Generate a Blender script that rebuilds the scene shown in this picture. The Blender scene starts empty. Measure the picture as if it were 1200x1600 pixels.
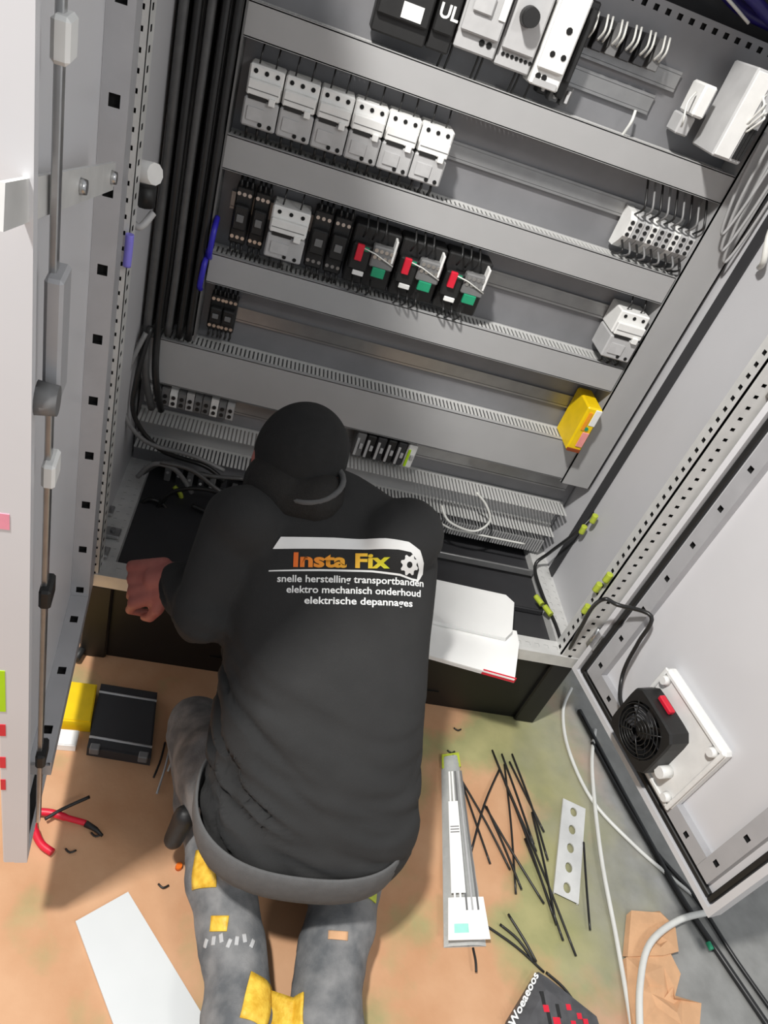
import bpy, bmesh, math, random
from mathutils import Vector, Matrix, noise
from mathutils.bvhtree import BVHTree
random.seed(7)
sc = bpy.context.scene
COL = sc.collection

# ------------------------------------------------------------------ camera, world, lamps, exposure
F_PX = 1118.6
CAM = Vector((0.241, -1.148, 1.488))
RX = Vector((0.95298791, -0.04831229, 0.29913234))      # camera right, down, forward in world axes
RD = Vector((0.20322294, -0.63034674, -0.74924190))
RF = Vector((0.22475469, 0.77480895, -0.59089460))
cam_d = bpy.data.cameras.new('camera')
cam_d.sensor_fit = 'HORIZONTAL'; cam_d.sensor_width = 36.0
cam_d.sensor_fit = 'VERTICAL'; cam_d.sensor_height = 36.0; cam_d.lens = F_PX / 1600 * 36.0
cam_d.clip_start = 0.02
cam = bpy.data.objects.new('camera', cam_d); COL.objects.link(cam)
m3 = Matrix((RX, -RD, -RF)).transposed()
cam.matrix_world = Matrix.Translation(CAM) @ m3.to_4x4()
sc.camera = cam

wd = bpy.data.worlds.new('room_light'); sc.world = wd; wd.use_nodes = True
wd.node_tree.nodes['Background'].inputs[0].default_value = (0.93, 0.97, 1.02, 1)
wd.node_tree.nodes['Background'].inputs[1].default_value = 0.52

def area_lamp(name, loc, target, sx, sy, watts, col=(1, 0.975, 0.94)):
    d = bpy.data.lights.new(name, 'AREA'); d.shape = 'RECTANGLE'; d.size = sx; d.size_y = sy
    d.energy = watts; d.color = col
    o = bpy.data.objects.new(name, d); COL.objects.link(o); o.location = loc
    o.rotation_euler = (Vector(target) - Vector(loc)).to_track_quat('-Z', 'Y').to_euler()
    return o
area_lamp('ceiling_or_fill_lamp', (-0.50, -1.00, 3.05), (0.7, 0.2, 0.6), 0.16, 0.16, 100)
area_lamp('ceiling_or_fill_lamp', (2.2, -2.3, 2.9), (0.2, -0.2, 0.9), 0.5, 0.5, 24)  # fill lamp with no visible source, added to brighten the left door

sc.view_settings.view_transform = 'Standard'; sc.view_settings.look = 'None'
sc.view_settings.gamma = 1.0; sc.view_settings.use_curve_mapping = False
sc.view_settings.exposure = 0.0

# ------------------------------------------------------------------ helpers
def lin(c):
    return c / 12.92 if c <= 0.04045 else ((c + 0.055) / 1.055) ** 2.4

def mat(name, rgb, rough=0.5, metal=0.0, vary=0.08, scale=30.0, bump=0.0, rgb2=None, trans=0.0, bscale=None, coat=0.0):
    m = bpy.data.materials.new(name); m.use_nodes = True
    nt = m.node_tree; b = nt.nodes['Principled BSDF']
    if not isinstance(rgb, (tuple, list)): rgb = (rgb,) * 3
    c1 = [lin(x) for x in rgb]
    c2 = [lin(x) for x in rgb2] if rgb2 else [min(1, x * (1 - vary * 2)) for x in c1]
    tc = nt.nodes.new('ShaderNodeTexCoord')
    nz = nt.nodes.new('ShaderNodeTexNoise'); nz.inputs['Scale'].default_value = scale; nz.inputs['Detail'].default_value = 5
    nt.links.new(tc.outputs['Object'], nz.inputs['Vector'])
    rp = nt.nodes.new('ShaderNodeValToRGB')
    rp.color_ramp.elements[0].position = 0.35; rp.color_ramp.elements[1].position = 0.65
    rp.color_ramp.elements[0].color = (*c1, 1); rp.color_ramp.elements[1].color = (*c2, 1)
    nt.links.new(nz.outputs['Fac'], rp.inputs['Fac']); nt.links.new(rp.outputs['Color'], b.inputs['Base Color'])
    b.inputs['Roughness'].default_value = rough; b.inputs['Metallic'].default_value = metal
    b.inputs['Coat Weight'].default_value = coat
    if trans: b.inputs['Transmission Weight'].default_value = trans
    if bump:
        n2 = nt.nodes.new('ShaderNodeTexNoise'); n2.inputs['Scale'].default_value = bscale or scale * 4
        n2.inputs['Detail'].default_value = 4
        nt.links.new(tc.outputs['Object'], n2.inputs['Vector'])
        bp = nt.nodes.new('ShaderNodeBump'); bp.inputs['Strength'].default_value = bump; bp.inputs['Distance'].default_value = 0.004
        nt.links.new(n2.outputs['Fac'], bp.inputs['Height']); nt.links.new(bp.outputs['Normal'], b.inputs['Normal'])
    return m

def P(px, py, x=None, y=None, z=None):
    """world point that the photograph shows at (px, py) on one known plane of the cabinet"""
    v = RX * ((px - 600) / F_PX) + RD * ((py - 800) / F_PX) + RF
    if x is not None: t = (x - CAM.x) / v.x
    elif y is not None: t = (y - CAM.y) / v.y
    else: t = (z - CAM.z) / v.z
    return CAM + v * t

class MB:
    def __init__(s): s.v = []; s.f = []; s.mi = []; s.sm = []
    def add(s, vs, fs, mi=0, smooth=False):
        o = len(s.v); s.v += [Vector(v) for v in vs]
        for f in fs: s.f.append(tuple(i + o for i in f)); s.mi.append(mi); s.sm.append(smooth)
        return s
    def bx(s, x0, x1, y0, y1, z0, z1, bev=0.0, mi=0, M=None):
        if x0 > x1: x0, x1 = x1, x0
        if y0 > y1: y0, y1 = y1, y0
        if z0 > z1: z0, z1 = z1, z0
        if bev <= 0:
            vs = [(x, y, z) for z in (z0, z1) for y in (y0, y1) for x in (x0, x1)]
            fs = [(0, 2, 3, 1), (4, 5, 7, 6), (0, 1, 5, 4), (2, 6, 7, 3), (0, 4, 6, 2), (1, 3, 7, 5)]
        else:
            b = min(bev, (x1 - x0) * .45, (y1 - y0) * .45, (z1 - z0) * .45)
            bm = bmesh.new(); bmesh.ops.create_cube(bm, size=1)
            for v in bm.verts: v.co = Vector(((x0 + x1) / 2 + v.co.x * (x1 - x0), (y0 + y1) / 2 + v.co.y * (y1 - y0), (z0 + z1) / 2 + v.co.z * (z1 - z0)))
            bmesh.ops.bevel(bm, geom=bm.edges[:], offset=b, segments=1, affect='EDGES', profile=0.5)
            bm.verts.index_update()
            vs = [v.co.copy() for v in bm.verts]; fs = [tuple(v.index for v in f.verts) for f in bm.faces]; bm.free()
        if M is not None: vs = [M @ Vector(v) for v in vs]
        return s.add(vs, fs, mi)
    def tube(s, pts, r, n=8, mi=0, cap=True, closed=False):
        pts = [Vector(p) for p in pts]; N = len(pts)
        rs = r if isinstance(r, (list, tuple)) else [r] * N
        up = None; vs = []
        for i, p in enumerate(pts):
            if closed: t = pts[(i + 1) % N] - pts[i - 1]
            else: t = pts[min(i + 1, N - 1)] - pts[max(i - 1, 0)]
            t.normalize()
            if up is None:
                up = Vector((0, 0, 1)) if abs(t.z) < .9 else Vector((0, 1, 0))
            a = up - t * up.dot(t)
            if a.length < 1e-4: a = t.orthogonal()
            a.normalize(); up = a; b = t.cross(a)
            for k in range(n):
                an = 2 * math.pi * k / n; vs.append(p + (a * math.cos(an) + b * math.sin(an)) * rs[i])
        fs = []
        for i in range(N if closed else N - 1):
            j = (i + 1) % N
            for k in range(n):
                k2 = (k + 1) % n; fs.append((i * n + k, i * n + k2, j * n + k2, j * n + k))
        s.add(vs, fs, mi, True)
        if cap and not closed:
            o = len(s.v) - len(vs)
            s.f.append(tuple(o + k for k in range(n))[::-1]); s.mi.append(mi); s.sm.append(False)
            s.f.append(tuple(o + (N - 1) * n + k for k in range(n))); s.mi.append(mi); s.sm.append(False)
        return s
    def cyl(s, p0, p1, r0, r1=None, n=12, mi=0):
        return s.tube([p0, p1], [r0, r0 if r1 is None else r1], n, mi)
    def prism(s, poly, a0, a1, axes='xyz', mi=0, M=None):
        """poly: list of (u, v); swept from a0 to a1; axes = order (sweep, u, v)"""
        n = len(poly); vs = []
        for a in (a0, a1):
            for u, v in poly:
                d = {axes[0]: a, axes[1]: u, axes[2]: v}; vs.append(Vector((d['x'], d['y'], d['z'])))
        if M is not None: vs = [M @ v for v in vs]
        fs = [tuple(range(n))[::-1], tuple(range(n, 2 * n))] + [(i, (i + 1) % n, n + (i + 1) % n, n + i) for i in range(n)]
        return s.add(vs, fs, mi)
    def ell(s, c, r, n=16, m=10, R=None, mi=0):
        vs = []; c = Vector(c)
        for i in range(m + 1):
            th = math.pi * i / m
            for k in range(n):
                ph = 2 * math.pi * k / n
                v = Vector((r[0] * math.sin(th) * math.cos(ph), r[1] * math.sin(th) * math.sin(ph), r[2] * math.cos(th)))
                vs.append(c + (R @ v if R else v))
        fs = [(i * n + k, (i + 1) * n + k, (i + 1) * n + (k + 1) % n, i * n + (k + 1) % n) for i in range(m) for k in range(n)]
        return s.add(vs, fs, mi, True)
    def chain(s, pts, rs, n=12):
        """tapered limb with rounded ends"""
        s.tube(pts, rs, n)
        for p, r in zip(pts, rs): s.ell(p, (r, r, r), n, 8)
        return s
    def perf(s, o, u, v, nrm, L, w, pitch, hw, hh, depth=0.012, off=None, dark=1):
        """strip of sheet along u with a row of holes, real openings with walls and a dark bottom"""
        o = Vector(o); u = Vector(u).normalized(); v = Vector(v).normalized(); nn = Vector(nrm).normalized()
        k = int(L / pitch); pitch = L / k; vc = (off if off is not None else w / 2)
        for i in range(k):
            b = o + u * (i * pitch); cx = pitch / 2
            q = lambda a, c, d=0: b + u * a + v * c + nn * d
            out = [q(0, 0), q(pitch, 0), q(pitch, w), q(0, w)]
            inn = [q(cx - hw, vc - hh), q(cx + hw, vc - hh), q(cx + hw, vc + hh), q(cx - hw, vc + hh)]
            bot = [p - nn * depth for p in inn]
            vs = out + inn + bot
            s.add(vs, [(0, 1, 5, 4), (1, 2, 6, 5), (2, 3, 7, 6), (3, 0, 4, 7)], 0)
            s.add(vs, [(4, 5, 9, 8), (5, 6, 10, 9), (6, 7, 11, 10), (7, 4, 8, 11), (8, 9, 10, 11)], dark)
        return s
    def build(s, name, mats, parent=None, kind=None, label=None, smooth=None):
        me = bpy.data.meshes.new(name)
        org = ORG.get(parent.name, Vector((0, 0, 0))) if parent else Vector((0, 0, 0))
        me.from_pydata([tuple(v - org) for v in s.v], [], s.f)
        if not isinstance(mats, (list, tuple)): mats = [mats]
        for m in mats: me.materials.append(m)
        me.polygons.foreach_set('material_index', [min(i, len(mats) - 1) for i in s.mi])
        me.polygons.foreach_set('use_smooth', [bool(x) if smooth is None else smooth for x in s.sm])
        me.update()
        bm = bmesh.new(); bm.from_mesh(me); bmesh.ops.recalc_face_normals(bm, faces=bm.faces); bm.to_mesh(me); bm.free()
        o = bpy.data.objects.new(name, me); COL.objects.link(o)
        if parent: o.parent = parent; ORG[o.name] = org
        if kind: o['kind'] = kind
        if label: o['label'] = label
        return o
ORG = {}

def tag(o, label, cat, group=None, kind=None):
    o['label'] = label; o['category'] = cat
    if group: o['group'] = group
    if kind: o['kind'] = kind
    return o

def thing(name, label, cat, loc=(0, 0, 0), group=None):
    o = bpy.data.objects.new(name, None); COL.objects.link(o)
    o.empty_display_size = 0.03; o.location = loc; ORG[o.name] = Vector(loc)
    return tag(o, label, cat, group)

def solo(name, mb, mats, label, cat, group=None, smooth=None):
    """a thing that is one mesh, its origin at its base"""
    lo = Vector((min(v.x for v in mb.v), min(v.y for v in mb.v), min(v.z for v in mb.v)))
    hi = Vector((max(v.x for v in mb.v), max(v.y for v in mb.v), max(v.z for v in mb.v)))
    c = Vector(((lo.x + hi.x) / 2, (lo.y + hi.y) / 2, lo.z))
    for v in mb.v: v -= c
    o = mb.build(name, mats, None, smooth=smooth); o.location = c
    return tag(o, label, cat, group)

def dup(root, loc, label=None):
    r = root.copy(); COL.objects.link(r); r.location = loc
    if label: r['label'] = label
    for ch in list(root.children):
        c = ch.copy(); COL.objects.link(c); c.parent = r
        for g in ch.children:
            d = g.copy(); COL.objects.link(d); d.parent = c
    return r

def curve_pts(pts, sub=8, closed=False):
    pts = [Vector(p) for p in pts]; N = len(pts); out = []
    for i in range(N if closed else N - 1):
        if closed: p0, p1, p2, p3 = pts[i - 1], pts[i], pts[(i + 1) % N], pts[(i + 2) % N]
        else: p0, p1, p2, p3 = pts[max(i - 1, 0)], pts[i], pts[i + 1], pts[min(i + 2, N - 1)]
        for k in range(sub):
            t = k / sub
            out.append(0.5 * ((2 * p1) + (p2 - p0) * t + (2 * p0 - 5 * p1 + 4 * p2 - p3) * t * t + (3 * p1 - p0 - 3 * p2 + p3) * t ** 3))
    if not closed: out.append(pts[-1])
    return out

def cable(name, label, pts, r, m, group=None, cat='cable', n=8, sub=6):
    return solo(name, MB().tube(curve_pts(pts, sub), r, n), m, label, cat, group)

def text_mesh(s, size, bold=0.0, spacing=1.0):
    cu = bpy.data.curves.new('text_tmp', 'FONT'); cu.body = s; cu.size = size; cu.offset = bold
    cu.align_x = 'LEFT'; cu.space_character = spacing; cu.resolution_u = 3
    o = bpy.data.objects.new('text_tmp', cu); COL.objects.link(o)
    dg = bpy.context.evaluated_depsgraph_get(); dg.update()
    me = bpy.data.meshes.new_from_object(o.evaluated_get(dg))
    vs = [v.co.copy() for v in me.vertices]; fs = [tuple(p.vertices) for p in me.polygons]
    bpy.data.objects.remove(o); bpy.data.curves.remove(cu); bpy.data.meshes.remove(me)
    return vs, fs

ORD = ['leftmost', 'second from left', 'third from left', 'fourth from left', 'fifth from left', 'sixth from left',
       'seventh from left', 'eighth from left', 'ninth from left', 'tenth from left', 'eleventh from left', 'twelfth from left']

# ------------------------------------------------------------------ materials
M_floor = None
M_wall = mat('light_grey_paint', (.765, .765, .775), .45, 0, .02, 6, .05)
M_door = mat('pale_grey_powder_coat', (.83, .83, .84), .4, 0, .02, 5)
M_frame = mat('galvanised_profile', (.88, .88, .87), .38, .25, .06, 25)
M_hole = mat('hollow_dark', .05, .9, 0, 0)  # near-black, paints the shade inside hollow profiles and openings
M_plate = mat('zinc_mounting_plate', (.52, .52, .53), .5, .2, .06, 12)
M_rail = mat('din_rail_zinc', (.62, .62, .62), .3, .6, .05, 30)
M_duct = mat('grey_pvc_duct', (.655, .655, .655), .5, 0, .02, 15)
M_ductd = mat('grey_pvc_fingers', (.78, .78, .77), .5, 0, .02, 15)
M_white = mat('white_plastic', (.92, .92, .91), .45, 0, .03, 40)
M_grey = mat('grey_plastic', (.72, .72, .72), .5, 0, .04, 40)
M_mid = mat('mid_grey_plastic', (.45, .45, .45), .5, 0, .05, 40)
M_black = mat('black_plastic', (.12, .12, .12), .5, 0, .1, 60)
M_cable = mat('black_cable_sheath', (.14, .14, .14), .35, 0, .1, 50)
M_gcable = mat('grey_cable_sheath', (.50, .50, .50), .45, 0, .05, 40)
M_wcable = mat('white_cable_sheath', (.86, .86, .84), .4, 0, .05, 20)
M_plinth = mat('black_plinth_paint', (.06, .06, .06), .5, 0, .1, 20)
M_dark = mat('dark_grey_paint', (.20, .20, .21), .6, 0, .08, 10)
M_steel = mat('bright_steel', (.78, .78, .78), .28, .9, .06, 40)
M_red = mat('red_plastic', (.86, .12, .22), .4, 0, .05, 40)
M_green = mat('green_plastic', (.12, .58, .42), .4, 0, .05, 40)
M_yellow = mat('yellow_plastic', (.95, .80, .05), .45, 0, .05, 30)
M_ygreen = mat('yellow_green_insulation', (.72, .78, .25), .45, 0, .1, 50)
M_blue = mat('blue_insulation', (.20, .17, .72), .4, 0, .05, 50)
M_lime = mat('lime_sticker', (.70, .88, .05), .5, 0, .03, 30)
M_paper = mat('white_paper', (.97, .97, .96), .7, 0, .01, 20)
M_card = mat('brown_cardboard', (.84, .66, .50), .85, 0, .08, 25, .1)
M_shirt = mat('black_cotton_jersey', (.16, .16, .16), .9, 0, .08, 14, .25, bscale=900)
M_hem = mat('charcoal_lit_hem_knit', (.36, .36, .36), .9, 0, .06, 60, .3, bscale=700)  # lighter grey paints lamp light on the hem; own grey on collar, soles
M_trou = mat('dusty_grey_work_canvas', (.36, .37, .38), .9, 0, .1, 22, .3, (.52, .52, .52), bscale=500)
M_cap = mat('black_knit_cap', (.11, .11, .11), .95, 0, .1, 60, .3, bscale=600)
M_skin = mat('skin', (.74, .46, .42), .55, 0, .05, 30, .1, (.68, .40, .37), bscale=200)
M_nail = mat('nail', (.85, .62, .56), .35, 0, .02)
M_rubber = mat('boot_rubber', (.22, .22, .22), .8, 0, .1, 30, .2)
M_orange = mat('orange_print', (.96, .62, .15), .6, 0, .05, 30)
M_print = mat('white_print', (.95, .95, .94), .6, 0, .02, 30)

def floor_material():
    m = bpy.data.materials.new('dusty_brown_floor'); m.use_nodes = True; nt = m.node_tree; b = nt.nodes['Principled BSDF']
    tc = nt.nodes.new('ShaderNodeTexCoord')
    def ramp(src, p0, p1, c0, c1):
        r = nt.nodes.new('ShaderNodeValToRGB'); r.color_ramp.elements[0].position = p0; r.color_ramp.elements[1].position = p1
        r.color_ramp.elements[0].color = (*[lin(x) for x in c0], 1); r.color_ramp.elements[1].color = (*[lin(x) for x in c1], 1)
        nt.links.new(src, r.inputs['Fac']); return r.outputs['Color']
    def nz(scale, detail=5):
        n = nt.nodes.new('ShaderNodeTexNoise'); n.inputs['Scale'].default_value = scale; n.inputs['Detail'].default_value = detail
        nt.links.new(tc.outputs['Object'], n.inputs['Vector']); return n.outputs['Fac']
    def mix(f, a, c):
        x = nt.nodes.new('ShaderNodeMix'); x.data_type = 'RGBA'
        nt.links.new(f, x.inputs[0]); nt.links.new(a, x.inputs[6]); nt.links.new(c, x.inputs[7]); return x.outputs[2]
    tan = ramp(nz(7), .35, .7, (.81, .635, .49), (.75, .56, .41))
    olive = ramp(nz(11), .35, .7, (.66, .64, .45), (.57, .57, .39))
    grey = ramp(nz(18), .3, .7, (.58, .58, .57), (.50, .50, .49))
    sx = nt.nodes.new('ShaderNodeSeparateXYZ'); nt.links.new(tc.outputs['Object'], sx.inputs[0])
    band = nt.nodes.new('ShaderNodeMapRange'); band.inputs[1].default_value = .92; band.inputs[2].default_value = 1.16; band.inputs[4].default_value = .21
    nt.links.new(sx.outputs[0], band.inputs[0])
    bs = nt.nodes.new('ShaderNodeMath'); bs.operation = 'ADD'; nt.links.new(nz(3.4, 6), bs.inputs[0]); nt.links.new(band.outputs[0], bs.inputs[1])
    mask = ramp(bs.outputs[0], .56, .68, (0, 0, 0), (1, 1, 1))
    c = mix(mask, tan, olive)
    mr = nt.nodes.new('ShaderNodeMapRange'); mr.inputs[1].default_value = 1.12; mr.inputs[2].default_value = 1.42
    ad = nt.nodes.new('ShaderNodeMath'); ad.operation = 'MULTIPLY_ADD'; ad.inputs[1].default_value = .35
    nt.links.new(nz(6), ad.inputs[0]); nt.links.new(sx.outputs[0], ad.inputs[2])
    sb = nt.nodes.new('ShaderNodeMath'); sb.operation = 'SUBTRACT'; sb.inputs[1].default_value = .17
    nt.links.new(ad.outputs[0], sb.inputs[0]); nt.links.new(sb.outputs[0], mr.inputs[0])
    c = mix(mr.outputs[0], c, grey)
    nt.links.new(c, b.inputs['Base Color']); b.inputs['Roughness'].default_value = .8
    bp = nt.nodes.new('ShaderNodeBump'); bp.inputs['Strength'].default_value = .15; bp.inputs['Distance'].default_value = .004
    nt.links.new(nz(60), bp.inputs['Height']); nt.links.new(bp.outputs['Normal'], b.inputs['Normal'])
    return m
M_floor = floor_material()

# ------------------------------------------------------------------ setting
MB().bx(-3, 4.5, -4, 3, -.05, 0).build('floor', M_floor, kind='structure')

# ------------------------------------------------------------------ cabinet
W = 1.2; ZB = .25; ZT = 1.95; PL = .44; BK = .50
FR = .37                                                  # front plane of the duct covers
cab = thing('electrical_cabinet', 'grey steel electrical cabinet on a black plinth, both doors open', 'cabinet', (W / 2, .25, 0))
MB().bx(0, W, BK, BK + .015, ZB, ZT).build('back_panel', M_dark, cab)
MB().bx(-.012, 0, .0, BK, ZB, ZT).build('side_panel', M_wall, cab)
MB().bx(W, W + .012, .0, BK, ZB, ZT).build('side_panel', M_wall, cab)
MB().bx(-.012, W + .012, 0, BK + .015, ZT, ZT + .015).build('roof_panel', M_wall, cab)
MB().bx(.05, W - .05, .05, BK, ZB - .004, ZB + .004).build('bottom_plate', M_dark, cab)
# mounting plate, its folded top edge perforated
mp = MB().bx(.004, W - .004, PL, PL + .004, ZB + .03, 1.545)
mp.perf((.004, PL, 1.545), (1, 0, 0), (0, 0, 1), (0, -1, 0), W - .008, .022, .025, .005, .005, .006)
mp.bx(.004, W - .004, PL, PL + .02, 1.567, 1.570)
mp.build('mounting_plate', [M_plate, M_hole], cab)
# front posts, two perforated faces each
for x0, x1, xi, nx in ((-.004, .026, .026, 1), (W - .052, W + .002, W - .052, -1)):
    f = MB().bx(x0, x1, .004, .012, ZB, ZT)
    f.bx(x0, x0 + .004, .0, .04, ZB, ZT) if nx > 0 else f.bx(x1 - .004, x1, 0, .04, ZB, ZT)
    f.bx(x0 + .004, x1 - .004, .046, .05, ZB, ZT)
    f.perf((x0, 0, ZB), (0, 0, 1), (1, 0, 0), (0, -1, 0), ZT - ZB, x1 - x0, .025, (.0034 if nx > 0 else .0035), .0046, .004, off=(x1 - x0) * (.68 if nx > 0 else .38))
    f.perf((xi, 0, ZB), (0, 0, 1), (0, 1, 0), (nx, 0, 0), ZT - ZB, .05, .025, .0045, .0055, .006, off=.028)
    f.build('frame_post', [M_frame, M_hole], cab)
# bottom rails
r = MB().bx(0, W, .004, .05, ZB, ZB + .03).bx(0, W, -.002, .004, ZB - .002, ZB + .034)
r.perf((.05, .004, ZB + .0305), (1, 0, 0), (0, 1, 0), (0, 0, 1), W - .1, .046, .025, .006, .005, .006, off=.022)
r.build('front_rail', [M_frame, M_hole], cab)
for x0 in (.0, W - .052):
    r = MB().bx(x0, x0 + .052, .05, BK, ZB, ZB + .03)
    r.perf((x0, .05, ZB + .0305), (0, 1, 0), (1, 0, 0), (0, 0, 1), BK - .05, .032, .025, .005, .004, .006, off=.018)
    r.perf((x0 + .032, .05, ZB + .0305), (0, 1, 0), (1, 0, 0), (0, 0, 1), BK - .05, .020, .025, .003, .003, .006, off=.009)
    r.build('depth_rail', [M_frame, M_hole], cab)
# dark strip painting the shaded gap between upright duct and right wall
MB().bx(W - .004, W, .30, .335, ZB + .03, ZT).build('gap_shade_strip', M_dark, cab)
# black plinth
pl = MB().bx(.02, W - .02, .012, .02, .0, ZB - .004).build('plinth', M_plinth, cab)
MB().bx(.0, .06, -.0, .05, 0, ZB - .003, .004).build('plinth_corner', M_plinth, pl)
MB().bx(W - .06, W, -.0, .05, 0, ZB - .003, .004).build('plinth_corner', M_plinth, pl)
MB().bx(0, .01, .05, BK, 0, ZB - .004).bx(W - .01, W, .05, BK, 0, ZB - .004).build('plinth_side', M_plinth, pl)
MB().bx(.3, .9, .009, .012, .05, .058).bx(.3, .9, .009, .012, .19, .198).build('plinth_rib', M_plinth, pl)

# doors
def door(hx, u, inn, hs, hw_, bz, details):
    u = Vector(u).normalized(); inn = Vector(inn).normalized(); L = .60
    M = Matrix(((u.x, inn.x, 0, hx), (u.y, inn.y, 0, -.006), (0, 0, 1, 0), (0, 0, 0, 1)))
    z0, z1 = ZB + .004, ZT - .004
    d = MB().bx(.0, L, -.022, -.004, z0, z1, .002, 0, M)
    # folded lip round the leaf
    for a in ((0, .014, z0, z1), (L - .014, L, z0, z1)): d.bx(a[0], a[1], -.006, .012, a[2], a[3], 0, 0, M)
    for a in ((z0, z0 + .014), (z1 - .014, z1)): d.bx(.014, L - .014, -.006, .012, a[0], a[1], 0, 0, M)
    dp = d.build('door', M_door, cab)
    g = MB()
    for a in ((.018, .03, z0 + .018, z1 - .018), (L - .03, L - .018, z0 + .018, z1 - .018)): g.bx(a[0], a[1], -.004, .008, a[2], a[3], .002, 0, M)
    for a in ((z0 + .018, z0 + .03), (z1 - .03, z1 - .018)): g.bx(.03, L - .03, -.004, .008, a[0], a[1], .002, 0, M)
    g.build('gasket', M_black, dp)
    # tubular stiffening frame with square holes
    q = lambda s, t, z: M @ Vector((s, t, z))
    U, N = u, inn; Z = Vector((0, 0, 1)); w = .036; t1 = .014
    fz0, fz1 = z0 + bz, z1 - bz
    def tube_frame(s0, s1, za, zb, along):
        f = MB().bx(s0, s1, -.0038, t1 - .010, za, zb, 0, 0, M)
        tb = t1 - .0099
        if along == 'z':
            f.bx(s0, s0 + .003, tb, t1, za, zb, 0, 0, M).bx(s1 - .003, s1, tb, t1, za, zb, 0, 0, M)
            f.perf(q(s0, t1 + .0003, za), Z, U, N, zb - za, s1 - s0, .1, .006, .006, .008)
        else:
            f.bx(s0, s1, tb, t1, za, za + .003, 0, 0, M).bx(s0, s1, tb, t1, zb - .003, zb, 0, 0, M)
            f.perf(q(s0, t1 + .0003, za), U, Z, N, s1 - s0, zb - za, .1, .006, .006, .008)
        f.build('stiffener', [M_sfr, M_hole], dp)
    if not details:
        for s0 in (hs, L - .045 - w): tube_frame(s0, s0 + w, fz0, fz1, 'z')
        for zz in (fz0, fz1 - w): tube_frame(hs + w + .0003, L - .045 - w - .0003, zz, zz + w, 's')
    else:
        # square tubes whose holes look towards the inside of the leaf
        t2 = .028; s1 = hs + hw_; s2 = L - .085
        f = MB().bx(hs, s1 - .010, -.0038, t2, fz0, fz1, 0, 0, M)
        f.perf(q(s1, -.0038, fz0), Z, N, U, fz1 - fz0, t2 + .0038, .1, .0075, .0065, .008)
        f.bx(s1 - .010, s1 - .0005, t2 - .002, t2, fz0, fz1, 0, 0, M)
        f.build('stiffener', [M_sfr, M_hole], dp)
        for zz, up_ in ((fz0, 1), (fz1 - w, -1)):
            f = MB().bx(s1 + .0005, s2, -.0038, t2, zz + (0 if up_ > 0 else .010), zz + w - (.010 if up_ > 0 else 0), 0, 0, M)
            zf = zz + w if up_ > 0 else zz
            f.perf(q(s1 + .0005, -.0038, zf), U, N, Z * up_, s2 - s1, t2 + .0038, .1, .0075, .0065, .008)
            a_, b_ = sorted((zf - .0005 * up_, zf - .010 * up_)); f.bx(s1 + .0005, s2, t2 - .002, t2, a_, b_, 0, 0, M)
            f.build('stiffener', [M_sfr, M_hole], dp)
    for hz in (z0 + .12, (z0 + z1) / 2, z1 - .12):
        MB().cyl(q(-.006, .008, hz - .03), q(-.006, .008, hz + .03), .007).bx(-.006, .02, .002, .012, hz - .025, hz + .025, 0, 0, M).build('hinge', M_steel, dp)
    if details:
        MB().bx(L - .062, L - .048, .014, .020, z0 + .03, 1.09, .001, 0, M).build('lock_rod', M_steel, dp)
        MB().bx(L - .062, L - .048, .014, .020, 1.20, z1 - .05, .001, 0, M).build('lock_rod', M_steel, dp)
        MB().bx(L - .075, L - .035, .013, .028, 1.085, 1.205, .003, 0, M).build('lock_case', M_sfr, dp)
        MB().cyl(q(L - .02, .012, 1.10), q(L - .02, .030, 1.10), .016, .014, 16).build('lock_knob', M_mid, dp)
        for gz in (.46, .80, .98, 1.36, 1.52):
            MB().bx(L - .072, L - .038, .013, .026, gz, gz + .03, .003, 0, M).build('rod_guide', M_white if gz in (.98, 1.36) else M_black, dp)
        a_ = q(.24, .022, 1.195); b_ = P(-4, 322, y=-.66); d_ = (b_ - a_).normalized(); n_ = (inn - d_ * inn.dot(d_)).normalized(); w_ = d_.cross(n_)
        st = MB(); vs = [a_ + w_ * .015 * i + n_ * .004 * k for i, k in ((-1, 0), (1, 0), (1, 1), (-1, 1))]; vs += [v + (b_ - a_) for v in vs]
        st.add(vs, [(0, 1, 2, 3), (4, 5, 6, 7), (0, 1, 5, 4), (1, 2, 6, 5), (2, 3, 7, 6), (3, 0, 4, 7)])
        st.cyl(a_ - n_ * .010 + d_ * .015, a_ + n_ * .001 + d_ * .015, .009, .009, 10).build('door_stay', M_frame, dp)
        for f_ in (.05, .45): MB().cyl(a_.lerp(b_, f_) + n_ * .004, a_.lerp(b_, f_) + n_ * .010, .008, .007, 10).build('stay_bolt', M_steel, dp)
    return M, dp
M_sfr = mat('door_stiffener_grey', (.70, .70, .71), .4, .1, .04, 20)
ML, door_l = door(.0, (.06, -.588, 0), (.995, .101, 0), .10, .07, .11, True)
MR, door_r = door(W, (.139, -.607, 0), (-.975, -.223, 0), .045, .036, .045, False)
door_l['label'] = 'left leaf with the lock rods'; door_r['label'] = 'right leaf carrying the fan'

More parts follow.
